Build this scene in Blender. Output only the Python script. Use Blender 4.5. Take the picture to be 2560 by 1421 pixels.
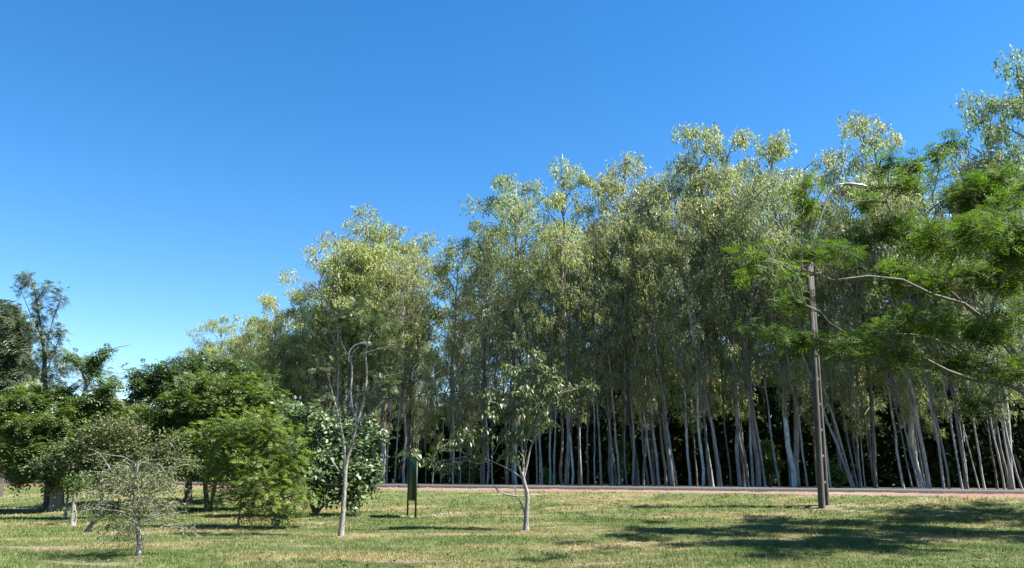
import bpy, math
import numpy as np
from mathutils import Vector, Matrix

# ------------------------------------------------------------------ camera, sky, sun, exposure
scene = bpy.context.scene
for o in list(bpy.data.objects):
    bpy.data.objects.remove(o)
PITCH = math.atan(479.5 / 1920)
EYE = 1.6
cam_d = bpy.data.cameras.new('camera')
cam = bpy.data.objects.new('camera', cam_d)
scene.collection.objects.link(cam)
scene.camera = cam
cam_d.sensor_width = 36.0
cam_d.lens = 27.0
cam_d.clip_start = 0.1
cam_d.clip_end = 6000
cam.location = (0, 0, EYE)
cam.rotation_euler = (math.pi / 2 + PITCH, 0, 0)

SUN_EL = math.radians(54)
SUN_AZ = math.radians(101)          # clockwise from +Y
world = bpy.data.worlds.new('World')
scene.world = world
world.use_nodes = True
wt = world.node_tree
for n in list(wt.nodes):
    wt.nodes.remove(n)
sky = wt.nodes.new('ShaderNodeTexSky')
sky.sky_type = 'NISHITA'
sky.sun_disc = False
sky.sun_elevation = SUN_EL
sky.sun_rotation = SUN_AZ
sky.altitude = 200
sky.air_density = 1.0
sky.dust_density = 0.0
sky.ozone_density = 2.0
hs = wt.nodes.new('ShaderNodeHueSaturation')
hs.inputs['Saturation'].default_value = 1.36
hs.inputs['Hue'].default_value = 0.501
bg = wt.nodes.new('ShaderNodeBackground')
bg.inputs['Strength'].default_value = 0.0555
wo = wt.nodes.new('ShaderNodeOutputWorld')
wt.links.new(sky.outputs[0], hs.inputs['Color'])
wt.links.new(hs.outputs[0], bg.inputs[0])
wt.links.new(bg.outputs[0], wo.inputs[0])

sun_d = bpy.data.lights.new('sun', 'SUN')
sun_d.energy = 5.0
sun_d.angle = math.radians(0.5)
sun_d.color = (1.0, 0.965, 0.90)
sun = bpy.data.objects.new('sun', sun_d)
scene.collection.objects.link(sun)
sv = Vector((math.sin(SUN_AZ) * math.cos(SUN_EL), math.cos(SUN_AZ) * math.cos(SUN_EL), math.sin(SUN_EL)))
sun.rotation_euler = sv.to_track_quat('Z', 'Y').to_euler()
sun.location = (30, 10, 60)

vs = scene.view_settings
vs.view_transform = 'Standard'
vs.look = 'None'
vs.gamma = 1
vs.exposure = 2.1
vs.use_curve_mapping = False
scene.render.engine = 'CYCLES'
scene.cycles.max_bounces = 10
scene.cycles.diffuse_bounces = 7
scene.cycles.glossy_bounces = 2
scene.cycles.transmission_bounces = 4
scene.cycles.transparent_max_bounces = 4
scene.cycles.caustics_reflective = False
scene.cycles.caustics_refractive = False

# ------------------------------------------------------------------ measuring helpers
CT, ST = math.cos(PITCH), math.sin(PITCH)
def ray(px, py):
    dx = (px - 1280) / 1920
    dy = -(py - 710.5) / 1920
    return np.array([dx, CT - dy * ST, ST + dy * CT])
def pos(px, py, Y):
    d = ray(px, py)
    return np.array([d[0] * Y / d[1], Y, EYE + d[2] * Y / d[1]])
def mpp(Y, py=1000):              # metres for one photograph pixel at depth Y
    return Y / 1920 / ray(1280, py)[1]

NRM = np.array([0.34, 0.9404])
RC = 37.1
ALONG = np.array([0.9404, -0.34])
def s_of(x, y):
    return RC - (NRM[0] * x + NRM[1] * y)
_kn = np.array([-400, -60, -20, 0, 3.3, 5.9, 8, 11, 14, 18, 26, 400], float)
_kz = np.array([0.9, 0.9, 0.86, 0.86, 0.81, .45, .28, .12, .04, 0.0, 0, 0], float)
_sg = np.linspace(-100, 100, 4001)
_zg = np.interp(_sg, _kn, _kz)
_ker = np.hanning(33); _ker /= _ker.sum()
_zg = np.convolve(np.pad(_zg, 16, mode='edge'), _ker, 'valid')
def gz(x, y):
    x = np.asarray(x, float); y = np.asarray(y, float)
    s = s_of(x, y)
    b = 0.03 * np.sin(x * .9 + 1.3) * np.sin(y * .7 + .4) + 0.015 * np.sin(x * 2.3 + y * 1.9)
    k = np.clip((s - 3.5) / 3, 0, 1)
    tilt = .0047 * np.clip(20.7 - x, -30, 75) * np.clip((18 - s) / 14, 0, 1)
    return np.interp(s, _sg, _zg) + b * k + tilt
def at(px, py):
    d = ray(px, py)
    lo = None
    for Y in np.arange(6, 140, 0.05):
        p = pos(px, py, Y)
        if p[2] <= gz(p[0], p[1]):
            return np.array([p[0], p[1], float(gz(p[0], p[1]))])
    return pos(px, py, 140)
def at_s(px, s):                  # ground point in the pixel column px at distance s from the road edge
    u = (px - 1280) / 1920 / ray(px, 1215)[1]
    Y = (RC - s) / (NRM[0] * u + NRM[1])
    return np.array([u * Y, Y, float(gz(u * Y, Y))])

# ------------------------------------------------------------------ mesh helpers
def mesh_from(name, verts, faces, mat, smooth=False):
    """faces: list of integer arrays (n,3) or (n,4)"""
    me = bpy.data.meshes.new(name)
    verts = np.asarray(verts, np.float32)
    me.vertices.add(len(verts))
    me.vertices.foreach_set('co', verts.ravel())
    loops = np.concatenate([f.ravel() for f in faces]).astype(np.int32)
    tot = np.concatenate([np.full(len(f), f.shape[1], np.int32) for f in faces])
    start = np.concatenate([[0], np.cumsum(tot)[:-1]]).astype(np.int32)
    me.loops.add(len(loops))
    me.loops.foreach_set('vertex_index', loops)
    me.polygons.add(len(tot))
    me.polygons.foreach_set('loop_start', start)
    me.polygons.foreach_set('loop_total', tot)
    if smooth:
        me.polygons.foreach_set('use_smooth', np.ones(len(tot), bool))
    me.update(calc_edges=True)
    me.materials.append(mat)
    return me

class Geo:
    def __init__(self):
        self.v, self.f, self.n = [], [], 0
    def add(self, v, *faces):
        v = np.asarray(v, float)
        for f in faces:
            self.f.append(np.asarray(f, np.int64) + self.n)
        self.v.append(v); self.n += len(v)
    def mesh(self, name, mat, smooth=False):
        f3 = [f for f in self.f if f.shape[1] == 3]
        f4 = [f for f in self.f if f.shape[1] == 4]
        fs = []
        if f3: fs.append(np.concatenate(f3))
        if f4: fs.append(np.concatenate(f4))
        return mesh_from(name, np.concatenate(self.v), fs, mat, smooth)

def unit(a):
    a = np.asarray(a, float)
    return a / np.maximum(np.linalg.norm(a, axis=-1, keepdims=True), 1e-9)

def tube(g, pts, rad, sides=6, cap=True, jit=None, rng=None):
    pts = np.asarray(pts, float); n = len(pts)
    rad = np.broadcast_to(np.asarray(rad, float), (n,))
    tan = np.empty_like(pts)
    tan[1:-1] = pts[2:] - pts[:-2]; tan[0] = pts[1] - pts[0]; tan[-1] = pts[-1] - pts[-2]
    tan = unit(tan)
    ref = np.array([1.0, 0.13, 0.07]) if abs(tan[:, 0]).mean() < .8 else np.array([0.1, 1.0, 0.07])
    u = unit(np.cross(tan, ref)); w = np.cross(tan, u)
    a = np.arange(sides) * 2 * math.pi / sides
    R = rad[:, None] * np.ones(sides)
    if jit is not None:
        R = R * (1 + jit * rng.normal(size=R.shape))
    v = pts[:, None, :] + R[..., None] * (np.cos(a)[None, :, None] * u[:, None, :] + np.sin(a)[None, :, None] * w[:, None, :])
    v = v.reshape(-1, 3)
    i = np.arange(n - 1)[:, None] * sides; j = np.arange(sides)[None, :]; k = (j + 1) % sides
    q = np.stack([i + j, i + k, i + sides + k, i + sides + j], -1).reshape(-1, 4)
    if cap:
        v = np.concatenate([v, pts[-1:]])
        top = (n - 1) * sides
        t = np.stack([top + np.arange(sides), top + (np.arange(sides) + 1) % sides, np.full(sides, n * sides)], -1)
        g.add(v, q, t)
    else:
        g.add(v, q)

def box(g, c, sx, sy, sz, R=None, taper=1.0):
    v = np.array([[x, y, z] for z in (-.5, .5) for y in (-.5, .5) for x in (-.5, .5)], float)
    v[4:, :2] *= taper
    v *= np.array([sx, sy, sz])
    if R is not None:
        v = v @ np.asarray(R, float).T
    g.add(v + np.asarray(c), [[0, 2, 3, 1], [4, 5, 7, 6], [0, 1, 5, 4], [2, 6, 7, 3], [0, 4, 6, 2], [1, 3, 7, 5]])

def curve(p0, p1, bow, n=7):
    """quadratic arc from p0 to p1 whose middle is pushed by bow"""
    t = np.linspace(0, 1, n)[:, None]
    c = (np.asarray(p0) + p1) / 2 + np.asarray(bow)
    return (1 - t) ** 2 * p0 + 2 * t * (1 - t) * c + t ** 2 * np.asarray(p1)

def smooth_path(pts, n=14):
    pts = np.asarray(pts, float)
    d = np.concatenate([[0], np.cumsum(np.linalg.norm(np.diff(pts, axis=0), axis=1))])
    P = np.vstack([2 * pts[0] - pts[1], pts, 2 * pts[-1] - pts[-2]])
    out = []
    for t in np.linspace(0, d[-1], n):
        i = min(np.searchsorted(d, t, 'right') - 1, len(pts) - 2)
        u = (t - d[i]) / max(d[i + 1] - d[i], 1e-9)
        a, b, c, e = P[i], P[i + 1], P[i + 2], P[i + 3]
        out.append(.5 * (2 * b + (c - a) * u + (2 * a - 5 * b + 4 * c - e) * u ** 2 + (3 * b - a - 3 * c + e) * u ** 3))
    return np.array(out)

def cards(g, P, D, S, L, W, fold=0.15, mid=0.45):
    """diamond leaves: base P, direction D, side S"""
    D = unit(D); S = unit(S - D * (S * D).sum(-1, keepdims=True))
    N = np.cross(D, S)
    L = np.asarray(L)[:, None]; W = np.asarray(W)[:, None]
    v = np.stack([P, P + D * L * mid + S * W / 2 + N * W * fold, P + D * L, P + D * L * mid - S * W / 2 + N * W * fold], 1)
    n = len(P)
    i = np.arange(n)[:, None] * 4
    g.add(v.reshape(-1, 3), np.concatenate([i + [0, 1, 2], i + [0, 2, 3]]).reshape(-1, 3))

def fronds(g, P, D, N, L, k=8, w=.17, droop=.25, spread=.85, plen=.40):
    D = unit(D); S = unit(np.cross(D, N)); N2 = np.cross(S, D)
    L = np.asarray(L)
    for i, t in enumerate(np.linspace(.18, 1, k)):
        c = P + D * (L * t)[:, None]
        c[:, 2] -= droop * L * t * t
        pl = L * plen * (math.sin(math.pi * (.2 + .68 * t)))
        dd = D.copy(); dd[:, 2] -= droop * 1.4 * t
        if i == k - 1:
            cards(g, c, dd, S, pl * .9, pl * w)
        for sd in (-1, 1):
            pd = dd * .5 + S * sd * spread - N2 * .18
            cards(g, c, pd, dd, pl, pl * w, fold=.05)
    # rachis
    cards(g, P, D - np.array([0, 0, 1.0]) * droop * .6, S, L * .9, np.full(len(P), .012), mid=.5)

def rand_dir(rng, n):
    return unit(rng.normal(size=(n, 3)))

# ------------------------------------------------------------------ object helpers
col = scene.collection
def obj(name, mesh, parent=None, loc=(0, 0, 0)):
    o = bpy.data.objects.new(name, mesh)
    o.location = [float(c) for c in loc]
    col.objects.link(o)
    if parent: o.parent = parent
    return o
def tag(o, label=None, cat=None, group=None, kind=None):
    if label: o['label'] = label
    if cat: o['category'] = cat
    if group: o['group'] = group
    if kind: o['kind'] = kind
    return o
def thing(name, label, cat, loc, group=None):
    return tag(obj(name, None, None, loc), label, cat, group)

# ------------------------------------------------------------------ materials
def nodes(name):
    m = bpy.data.materials.new(name)
    m.use_nodes = True
    t = m.node_tree
    b = t.nodes['Principled BSDF']
    return m, t, b
def noise(t, vec, scale, detail=3, rough=.55):
    n = t.nodes.new('ShaderNodeTexNoise')
    n.inputs['Scale'].default_value = scale
    n.inputs['Detail'].default_value = detail
    n.inputs['Roughness'].default_value = rough
    if vec is not None: t.links.new(vec, n.inputs['Vector'])
    return n.outputs['Fac']
def ramp(t, fac, stops):
    r = t.nodes.new('ShaderNodeValToRGB')
    e = r.color_ramp.elements
    while len(e) < len(stops): e.new(.5)
    for k, (p, c) in enumerate(stops):
        e[k].position = p
        e[k].color = (*c, 1) if len(c) == 3 else c
    t.links.new(fac, r.inputs['Fac'])
    return r.outputs['Color']
def mix(t, fac, a, b, mode='MIX'):
    n = t.nodes.new('ShaderNodeMix')
    n.data_type = 'RGBA'; n.blend_type = mode
    for sock, val in ((n.inputs[0], fac), (n.inputs[6], a), (n.inputs[7], b)):
        if isinstance(val, (int, float)): sock.default_value = val
        elif isinstance(val, tuple): sock.default_value = (*val, 1)
        else: t.links.new(val, sock)
    return n.outputs[2]
def coord(t, scale=(1, 1, 1), kind='Object'):
    c = t.nodes.new('ShaderNodeTexCoord')
    m = t.nodes.new('ShaderNodeMapping')
    m.inputs['Scale'].default_value = scale
    t.links.new(c.outputs[kind], m.inputs['Vector'])
    return m.outputs['Vector']
def bump(t, b, h, strength=.4, dist=.02):
    n = t.nodes.new('ShaderNodeBump')
    n.inputs['Strength'].default_value = strength
    n.inputs['Distance'].default_value = dist
    t.links.new(h, n.inputs['Height'])
    t.links.new(n.outputs['Normal'], b.inputs['Normal'])

def leaf_mat(name, stops, trans=.35, rough=.45, spec=.5, tint=False, tcol=(1.0, 1.0, .45)):
    m, t, b = nodes(name)
    geo = t.nodes.new('ShaderNodeNewGeometry')
    c = ramp(t, geo.outputs['Random Per Island'], stops)
    oi = t.nodes.new('ShaderNodeObjectInfo')
    if tint:
        c = mix(t, 1.0, c, oi.outputs['Color'], 'MULTIPLY')
    t.links.new(c, b.inputs['Base Color'])
    b.inputs['Roughness'].default_value = rough
    b.inputs['Specular IOR Level'].default_value = spec
    tr = t.nodes.new('ShaderNodeBsdfTranslucent')
    t.links.new(mix(t, 1.0, c, tcol, 'MULTIPLY'), tr.inputs['Color'])
    ms = t.nodes.new('ShaderNodeMixShader')
    ms.inputs[0].default_value = trans
    t.links.new(b.outputs[0], ms.inputs[1]); t.links.new(tr.outputs[0], ms.inputs[2])
    t.links.new(ms.outputs[0], t.nodes['Material Output'].inputs['Surface'])
    return m
def bark_mat(name, stops, scale=(6, 6, 1.2), bumpd=.02, patch=None, tint=False):
    m, t, b = nodes(name)
    v = coord(t, scale)
    f = noise(t, v, 2.0, 5, .65)
    c = ramp(t, f, stops)
    if patch:
        f2 = noise(t, coord(t, (2.0, 2.0, .5)), 1.3, 2)
        k = ramp(t, f2, [(.5, (0, 0, 0)), (.62, (1, 1, 1))])
        c = mix(t, k, c, patch)
    if tint:
        c = mix(t, 1.0, c, t.nodes.new('ShaderNodeObjectInfo').outputs['Color'], 'MULTIPLY')
    t.links.new(c, b.inputs['Base Color'])
    b.inputs['Roughness'].default_value = .85
    b.inputs['Specular IOR Level'].default_value = .2
    bump(t, b, f, .5, bumpd)
    return m

M = {}
M['euc_leaf'] = leaf_mat('eucalyptus_leaf', [(0, (.132, .161, .080)), (.4, (.202, .235, .120)), (.8, (.278, .30, .165)), (1, (.38, .38, .25))], trans=.5, rough=.46, spec=.38, tint=True, tcol=(1.1, 1.19, .68))
M['frond_bright'] = leaf_mat('feathery_leaf_bright', [(0, (.032, .060, .014)), (.6, (.058, .096, .022)), (1, (.11, .142, .035))], trans=.42, rough=.65, spec=.12, tcol=(1.1, 1.35, .4))
M['frond_yellow'] = leaf_mat('feathery_leaf_yellow', [(0, (.068, .112, .022)), (.6, (.115, .165, .033)), (1, (.19, .22, .05))], trans=.4, rough=.5, spec=.3, tcol=(1.1, 1.3, .4))
M['frond_mid'] = leaf_mat('feathery_leaf_mid', [(0, (.05, .083, .022)), (.6, (.084, .122, .034)), (1, (.145, .175, .055))], trans=.36, rough=.5, spec=.35, tcol=(1.1, 1.3, .4))
M['frond_dark'] = leaf_mat('compound_leaf_dark', [(0, (.034, .062, .019)), (.6, (.058, .092, .028)), (1, (.095, .13, .042))], trans=.25, rough=.42, spec=.45, tcol=(1.1, 1.3, .4))
M['frond_grey'] = leaf_mat('feathery_leaf_greyish', [(0, (.06, .085, .05)), (.6, (.09, .118, .065)), (1, (.13, .155, .085))], trans=.3, rough=.5, spec=.4)
M['frond_olive'] = leaf_mat('small_leaf_olive', [(0, (.05, .075, .022)), (.6, (.085, .11, .033)), (1, (.15, .165, .06))], trans=.32, rough=.5, spec=.35)
M['frond_dull'] = leaf_mat('feathery_leaf_dull', [(0, (.034, .062, .024)), (.6, (.052, .084, .033)), (1, (.085, .12, .05))], trans=.3, rough=.5, spec=.3)  # dull dark green of the forked tree's own leaves
M['broad_leaf'] = leaf_mat('broad_glossy_leaf', [(0, (.06, .105, .048)), (.6, (.10, .15, .07)), (1, (.16, .21, .10))], trans=.28, rough=.42, spec=.45)
M['droop_leaf'] = leaf_mat('drooping_leaf', [(0, (.06, .095, .035)), (.6, (.095, .125, .05)), (1, (.15, .165, .075))], trans=.3, rough=.45, spec=.45)
M['shade_bush'] = leaf_mat('shade_dark_leaf', [(0, (.012, .022, .009)), (.7, (.02, .034, .012)), (1, (.035, .055, .018))], trans=.15, rough=.8, spec=.05)  # near-black leaf colour stands in for deep shade inside the grove
M['shrub_green'] = leaf_mat('fresh_shrub_leaf', [(0, (.05, .11, .018)), (1, (.11, .19, .03))], trans=.35, rough=.45)
M['euc_bark'] = bark_mat('eucalyptus_bark', [(.3, (.16, .15, .135)), (.5, (.29, .275, .255)), (.7, (.46, .445, .42))], patch=(.12, .10, .08), tint=True)
M['euc_limb'] = bark_mat('eucalyptus_limb', [(.3, (.10, .085, .07)), (.7, (.26, .23, .20))])
M['pale_bark'] = bark_mat('pale_bark', [(.35, (.07, .06, .05)), (.5, (.19, .175, .15)), (.68, (.27, .255, .23))], scale=(11, 11, 5))
M['white_bark'] = bark_mat('white_bark', [(.35, (.085, .075, .06)), (.52, (.23, .215, .185)), (.7, (.34, .325, .29))], scale=(14, 14, 5))
M['grey_bark'] = bark_mat('grey_bark', [(.3, (.11, .10, .085)), (.7, (.25, .23, .20))], scale=(9, 9, 3))
M['limb_bark'] = bark_mat('limb_bark', [(.3, (.07, .06, .05)), (.7, (.18, .165, .14))], scale=(9, 9, 3))
M['dark_bark'] = bark_mat('dark_bark', [(.3, (.035, .028, .022)), (.7, (.10, .085, .07))], scale=(9, 9, 2))
M['charred'] = bark_mat('charred_wood', [(.3, (.015, .013, .011)), (.7, (.05, .042, .035))])

def patch_colour(t):
    """grass colour over the field: green, straw and bare pinkish patches"""
    v = coord(t, (1, 1, 0.0))
    a = noise(t, coord(t, (.16, .42, 0)), 1.0, 4, .6)
    bq = noise(t, v, 1.7, 3, .6)
    d = noise(t, coord(t, (.22, .7, 0)), 1.0, 3, .55)
    green = ramp(t, bq, [(.3, (.049, .081, .021)), (.55, (.078, .110, .031)), (.75, (.122, .143, .048))])
    straw = ramp(t, bq, [(.3, (.13, .115, .048)), (.7, (.235, .20, .098))])
    k = ramp(t, a, [(.48, (0, 0, 0)), (.62, (1, 1, 1))])
    lush = ramp(t, noise(t, coord(t, (.10, .30, 0)), 1.0, 4, .6), [(.50, (1, 1, 1)), (.64, (.62, .78, .55))])
    c = mix(t, k, mix(t, 1.0, green, lush, 'MULTIPLY'), straw)
    return c, d, v

# ground
m, t, b = nodes('field_ground')
c, d, v = patch_colour(t)
bare = ramp(t, noise(t, v, 3.0, 4), [(.3, (.17, .125, .085)), (.7, (.27, .215, .155))])
kb = ramp(t, d, [(.60, (0, 0, 0)), (.68, (1, 1, 1))])
c = mix(t, kb, mix(t, .35, c, (.10, .085, .045)), bare)
# litter under the grove beyond the road
sep = t.nodes.new('ShaderNodeSeparateXYZ')
tc = t.nodes.new('ShaderNodeTexCoord'); t.links.new(tc.outputs['Object'], sep.inputs[0])
def math_node(t, op, a, bb):
    n = t.nodes.new('ShaderNodeMath'); n.operation = op
    for s_, val in ((n.inputs[0], a), (n.inputs[1], bb)):
        if isinstance(val, (int, float)): s_.default_value = val
        else: t.links.new(val, s_)
    return n.outputs[0]
sd = math_node(t, 'ADD', math_node(t, 'MULTIPLY', sep.outputs[0], NRM[0]), math_node(t, 'MULTIPLY', sep.outputs[1], NRM[1]))
mask = math_node(t, 'GREATER_THAN', sd, RC + 3.0)
lit = ramp(t, noise(t, v, 6.0, 4), [(.3, (.05, .036, .022)), (.7, (.13, .10, .065))])
c = mix(t, mask, c, lit)
t.links.new(c, b.inputs['Base Color'])
b.inputs['Roughness'].default_value = .95
b.inputs['Specular IOR Level'].default_value = .1
hh = mix(t, .5, noise(t, v, 14.0, 4, .7), noise(t, v, 55.0, 2, .7))
bump(t, b, hh, .9, .06)
M['ground'] = m
# blades
m, t, b = nodes('grass_blade')
c, d, v = patch_colour(t)
geo = t.nodes.new('ShaderNodeNewGeometry')
rr = ramp(t, geo.outputs['Random Per Island'], [(0, (.85, .9, .75)), (.5, (1.3, 1.3, 1.25)), (.85, (1.7, 1.6, 1.45)), (1, (2.3, 2.1, 2.0))])
c = mix(t, 1.0, c, rr, 'MULTIPLY')
t.links.new(c, b.inputs['Base Color'])
b.inputs['Roughness'].default_value = .6
b.inputs['Specular IOR Level'].default_value = .25
tr = t.nodes.new('ShaderNodeBsdfTranslucent'); t.links.new(c, tr.inputs['Color'])
ms = t.nodes.new('ShaderNodeMixShader'); ms.inputs[0].default_value = .3
t.links.new(b.outputs[0], ms.inputs[1]); t.links.new(tr.outputs[0], ms.inputs[2])
t.links.new(ms.outputs[0], t.nodes['Material Output'].inputs['Surface'])
M['blade'] = m
# verge
m, t, b = nodes('dirt_verge')
v = coord(t)
a = ramp(t, noise(t, coord(t, (.12, .12, 0)), 1.0, 3), [(.44, (.128, .046, .027)), (.56, (.132, .070, .047)), (.64, (.175, .14, .115))])
f = noise(t, v, 7.0, 5, .7)
c = mix(t, ramp(t, f, [(.35, (0, 0, 0)), (.75, (.65, .65, .65))]), a, (.165, .12, .098))
t.links.new(c, b.inputs['Base Color']); b.inputs['Roughness'].default_value = .95
bump(t, b, f, .8, .05)
M['verge'] = m
def plain(name, stops, scale, rough=.8, bumps=.3, spec=.3, metal=0.0, det=4, sc3=(1, 1, 1)):
    m, t, b = nodes(name)
    f = noise(t, coord(t, sc3), scale, det, .65)
    t.links.new(ramp(t, f, stops), b.inputs['Base Color'])
    b.inputs['Roughness'].default_value = rough
    b.inputs['Specular IOR Level'].default_value = spec
    b.inputs['Metallic'].default_value = metal
    if bumps: bump(t, b, f, bumps, .01)
    return m
M['asphalt'] = plain('asphalt', [(.3, (.035, .034, .033)), (.7, (.07, .068, .066))], 9.0, .9, .5)
M['concrete'] = plain('weathered_concrete', [(.3, (.032, .029, .026)), (.55, (.065, .059, .052)), (.75, (.11, .10, .09))], 5.0, .9, .5, .2, sc3=(3, 3, .7))
M['galv'] = plain('galvanised_steel', [(.3, (.17, .17, .175)), (.7, (.25, .25, .255))], 6.0, .45, .1, .5)
M['lamp_body'] = plain('lamp_body', [(.3, (.17, .173, .178)), (.7, (.23, .23, .235))], 4.0, .4, .05, .5)
M['enamel'] = plain('white_enamel', [(.3, (.45, .45, .45)), (.7, (.55, .55, .55))], 4.0, .4, .05, .5)
M['lens'] = plain('lamp_lens', [(.3, (.42, .44, .45)), (.7, (.55, .56, .57))], 4.0, .15, 0, .6)
M['sign_green'] = plain('green_sign_paint', [(.3, (.006, .028, .012)), (.7, (.010, .042, .018))], 3.0, .5, .05, .2)
M['sign_frame'] = plain('dark_green_frame', [(.3, (.008, .022, .013)), (.7, (.013, .035, .02))], 3.0, .5, .05, .25)
M['cable'] = plain('black_cable', [(.3, (.012, .012, .012)), (.7, (.025, .025, .025))], 3.0, .6, 0, .3)
M['porcelain'] = plain('insulator', [(.3, (.16, .09, .06)), (.7, (.24, .14, .10))], 3.0, .25, 0, .5)
M['white_stone'] = plain('white_rubble', [(.3, (.24, .228, .20)), (.7, (.40, .385, .35))], 8.0, .9, .3)
M['stone'] = plain('grey_stone', [(.3, (.25, .23, .2)), (.7, (.5, .47, .42))], 8.0, .9, .3)

# ------------------------------------------------------------------ ground, verge, road
def axis(lo, hi, fine_lo, fine_hi, step, grow=1.25):
    a = list(np.arange(fine_lo, fine_hi + step / 2, step))
    d = step
    while a[-1] < hi: d *= grow; a.append(a[-1] + d)
    d = step
    while a[0] > lo: d *= grow; a.insert(0, a[0] - d)
    return np.array(a)
xs = axis(-3000, 3000, -45, 45, .5); ys = axis(-500, 4000, -2, 75, .5)
X, Y = np.meshgrid(xs, ys)
V = np.stack([X, Y, gz(X, Y)], -1).reshape(-1, 3)
nx = len(xs)
i = np.arange(len(ys) - 1)[:, None] * nx + np.arange(nx - 1)[None, :]
F = np.stack([i, i + 1, i + nx + 1, i + nx], -1).reshape(-1, 4)
tag(obj('ground', mesh_from('ground', V, [F], M['ground'], True)), 'grassy field with straw patches rising to the road', kind='structure')

def road_pt(s, tt):
    return NRM * (RC - s) + ALONG * tt
rng = np.random.default_rng(3)
tt = np.arange(-130, 60, .4)
edge = 3.1 + .45 * np.sin(tt * .35) + .3 * np.sin(tt * 1.1 + 1) + .22 * rng.normal(size=len(tt))
rows = []
for fr in (0, .33, .66, 1):
    s = -.3 + fr * (edge + .3)
    p = NRM[None] * (RC - s)[:, None] + ALONG[None] * tt[:, None]
    rows.append(np.column_stack([p, gz(p[:, 0], p[:, 1]) + (.025 if fr < .9 else -.01) + .012 * rng.normal(size=len(tt))]))
V = np.stack(rows, 0)
n = len(tt)
i = np.arange(3)[:, None] * n + np.arange(n - 1)[None, :]
F = np.stack([i, i + n, i + n + 1, i + 1], -1).reshape(-1, 4)
tag(obj('dirt_verge', mesh_from('dirt_verge', V.reshape(-1, 3), [F[:, ::-1]], M['verge'], True)), 'reddish bare dirt strip between grass and road', kind='structure')

g = Geo()
tt = np.arange(-150, 80, 2.0)
prof = [(-.02, .60), (0, .985), (-.04, .995), (-2.2, 1.03), (-4.4, .99), (-4.42, .60)]
V = np.array([[*(road_pt(s, a)), z + .006 * math.sin(a * .7 + s) + .0047 * min(max(20.7 - road_pt(s, a)[0], -30), 75)] for a in tt for s, z in prof])
k = len(prof)
i = np.arange(len(tt) - 1)[:, None] * k + np.arange(k - 1)[None, :]
g.add(V, np.stack([i, i + 1, i + k + 1, i + k], -1).reshape(-1, 4))
tag(obj('road', g.mesh('road', M['asphalt'])), 'narrow raised grey road with a dark kerb edge', kind='structure')

# ------------------------------------------------------------------ eucalyptus variants
def euc_variant(seed, H=20.0, cb=.34, R=2.1, nclump=48, per=230, fork=None):
    rng = np.random.default_rng(seed)
    g_trunk, g_limb, g_crown = Geo(), Geo(), Geo()
    zz = np.linspace(0, H * .96, 16)
    wob = np.cumsum(rng.normal(0, .075, (16, 2)), 0)
    wob -= wob[0]
    stem = np.column_stack([wob, zz])
    rad = .098 * (1 - zz / H) ** .7 + .014
    rad[0] *= 1.12
    tube(g_trunk, stem[:11], rad[:11], 9, jit=.03, rng=rng)
    tube(g_limb, stem[10:], rad[10:], 6)
    stems = [stem]
    if fork:
        h0 = fork * H
        p0 = np.array([np.interp(h0, zz, stem[:, 0]), np.interp(h0, zz, stem[:, 1]), h0])
        a = rng.uniform(0, 2 * math.pi)
        p1 = np.array([p0[0] + 1.7 * math.cos(a), p0[1] + 1.7 * math.sin(a), H * rng.uniform(.82, .93)])
        f = curve(p0, p1, [.5 * math.cos(a), .5 * math.sin(a), -.4], 10)
        tube(g_limb, f, np.linspace(.085, .015, 10), 6)
        stems.append(f)
    top = []
    for c in range(nclump):
        u = (c + rng.uniform(0, 1)) / nclump
        h = H * (cb + (1 - cb) * u ** .78)
        st = stems[rng.integers(len(stems))] if h > (fork or 0) * H else stem
        q = (h / H - cb) / (1 - cb)
        prof = np.interp(q, [0, .2, .5, .75, .9, 1], [.35, .75, 1.0, .92, .75, .45])
        a = rng.uniform(0, 2 * math.pi)
        rr = R * prof * rng.uniform(.25, 1.05)
        hs_ = max(h - rng.uniform(.6, 2.4) * (.4 + prof), H * cb * .8)
        b0 = np.array([np.interp(hs_, st[:, 2], st[:, 0]), np.interp(hs_, st[:, 2], st[:, 1]), hs_])
        ce = np.array([np.interp(h, st[:, 2], st[:, 0]) + rr * math.cos(a), np.interp(h, st[:, 2], st[:, 1]) + rr * math.sin(a), h])
        lb = curve(b0, ce, [-.15 * rr * math.cos(a), -.15 * rr * math.sin(a), .15], 5)
        tube(g_limb, lb, np.linspace(.035 + .012 * rr, .008, 5), 4, cap=False)
        cr = rng.uniform(.5, 1.0) * (.65 + .45 * prof)
        # leaf strands hanging from twigs in the clump
        nl = 8
        ns = max(4, int(per / nl))
        tw = rand_dir(rng, ns) * rng.uniform(.35, 1, (ns, 1)) ** .5 * cr * np.array([1, 1, .8])
        tw[:, 2] = np.where(tw[:, 2] < -.2 * cr, tw[:, 2] * .5, tw[:, 2])
        tips = ce + tw
        for j in range(0, ns, 4):
            tube(g_limb, curve(ce, tips[j], [0, 0, .12], 4), [.009, .008, .006, .004], 3, cap=False)
        P = np.repeat(tips, nl, 0)
        P = P + rng.normal(0, 1, P.shape) * np.array([.075, .075, .05]) - np.array([0, 0, 1]) * (np.tile(np.arange(nl), ns) / nl * np.repeat(rng.uniform(.3, .85, ns), nl))[:, None]
        D = rng.normal(0, .45, P.shape); D[:, 2] -= .9
        S = rand_dir(rng, len(P))
        L = rng.uniform(.16, .31, len(P))
        cards(g_crown, P, D, S, L, L * rng.uniform(.2, .28, len(P)))
    return (g_trunk.mesh('trunk', M['euc_bark'], True), g_limb.mesh('limbs', M['euc_limb'], True), g_crown.mesh('crown', M['euc_leaf']), H)

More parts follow.
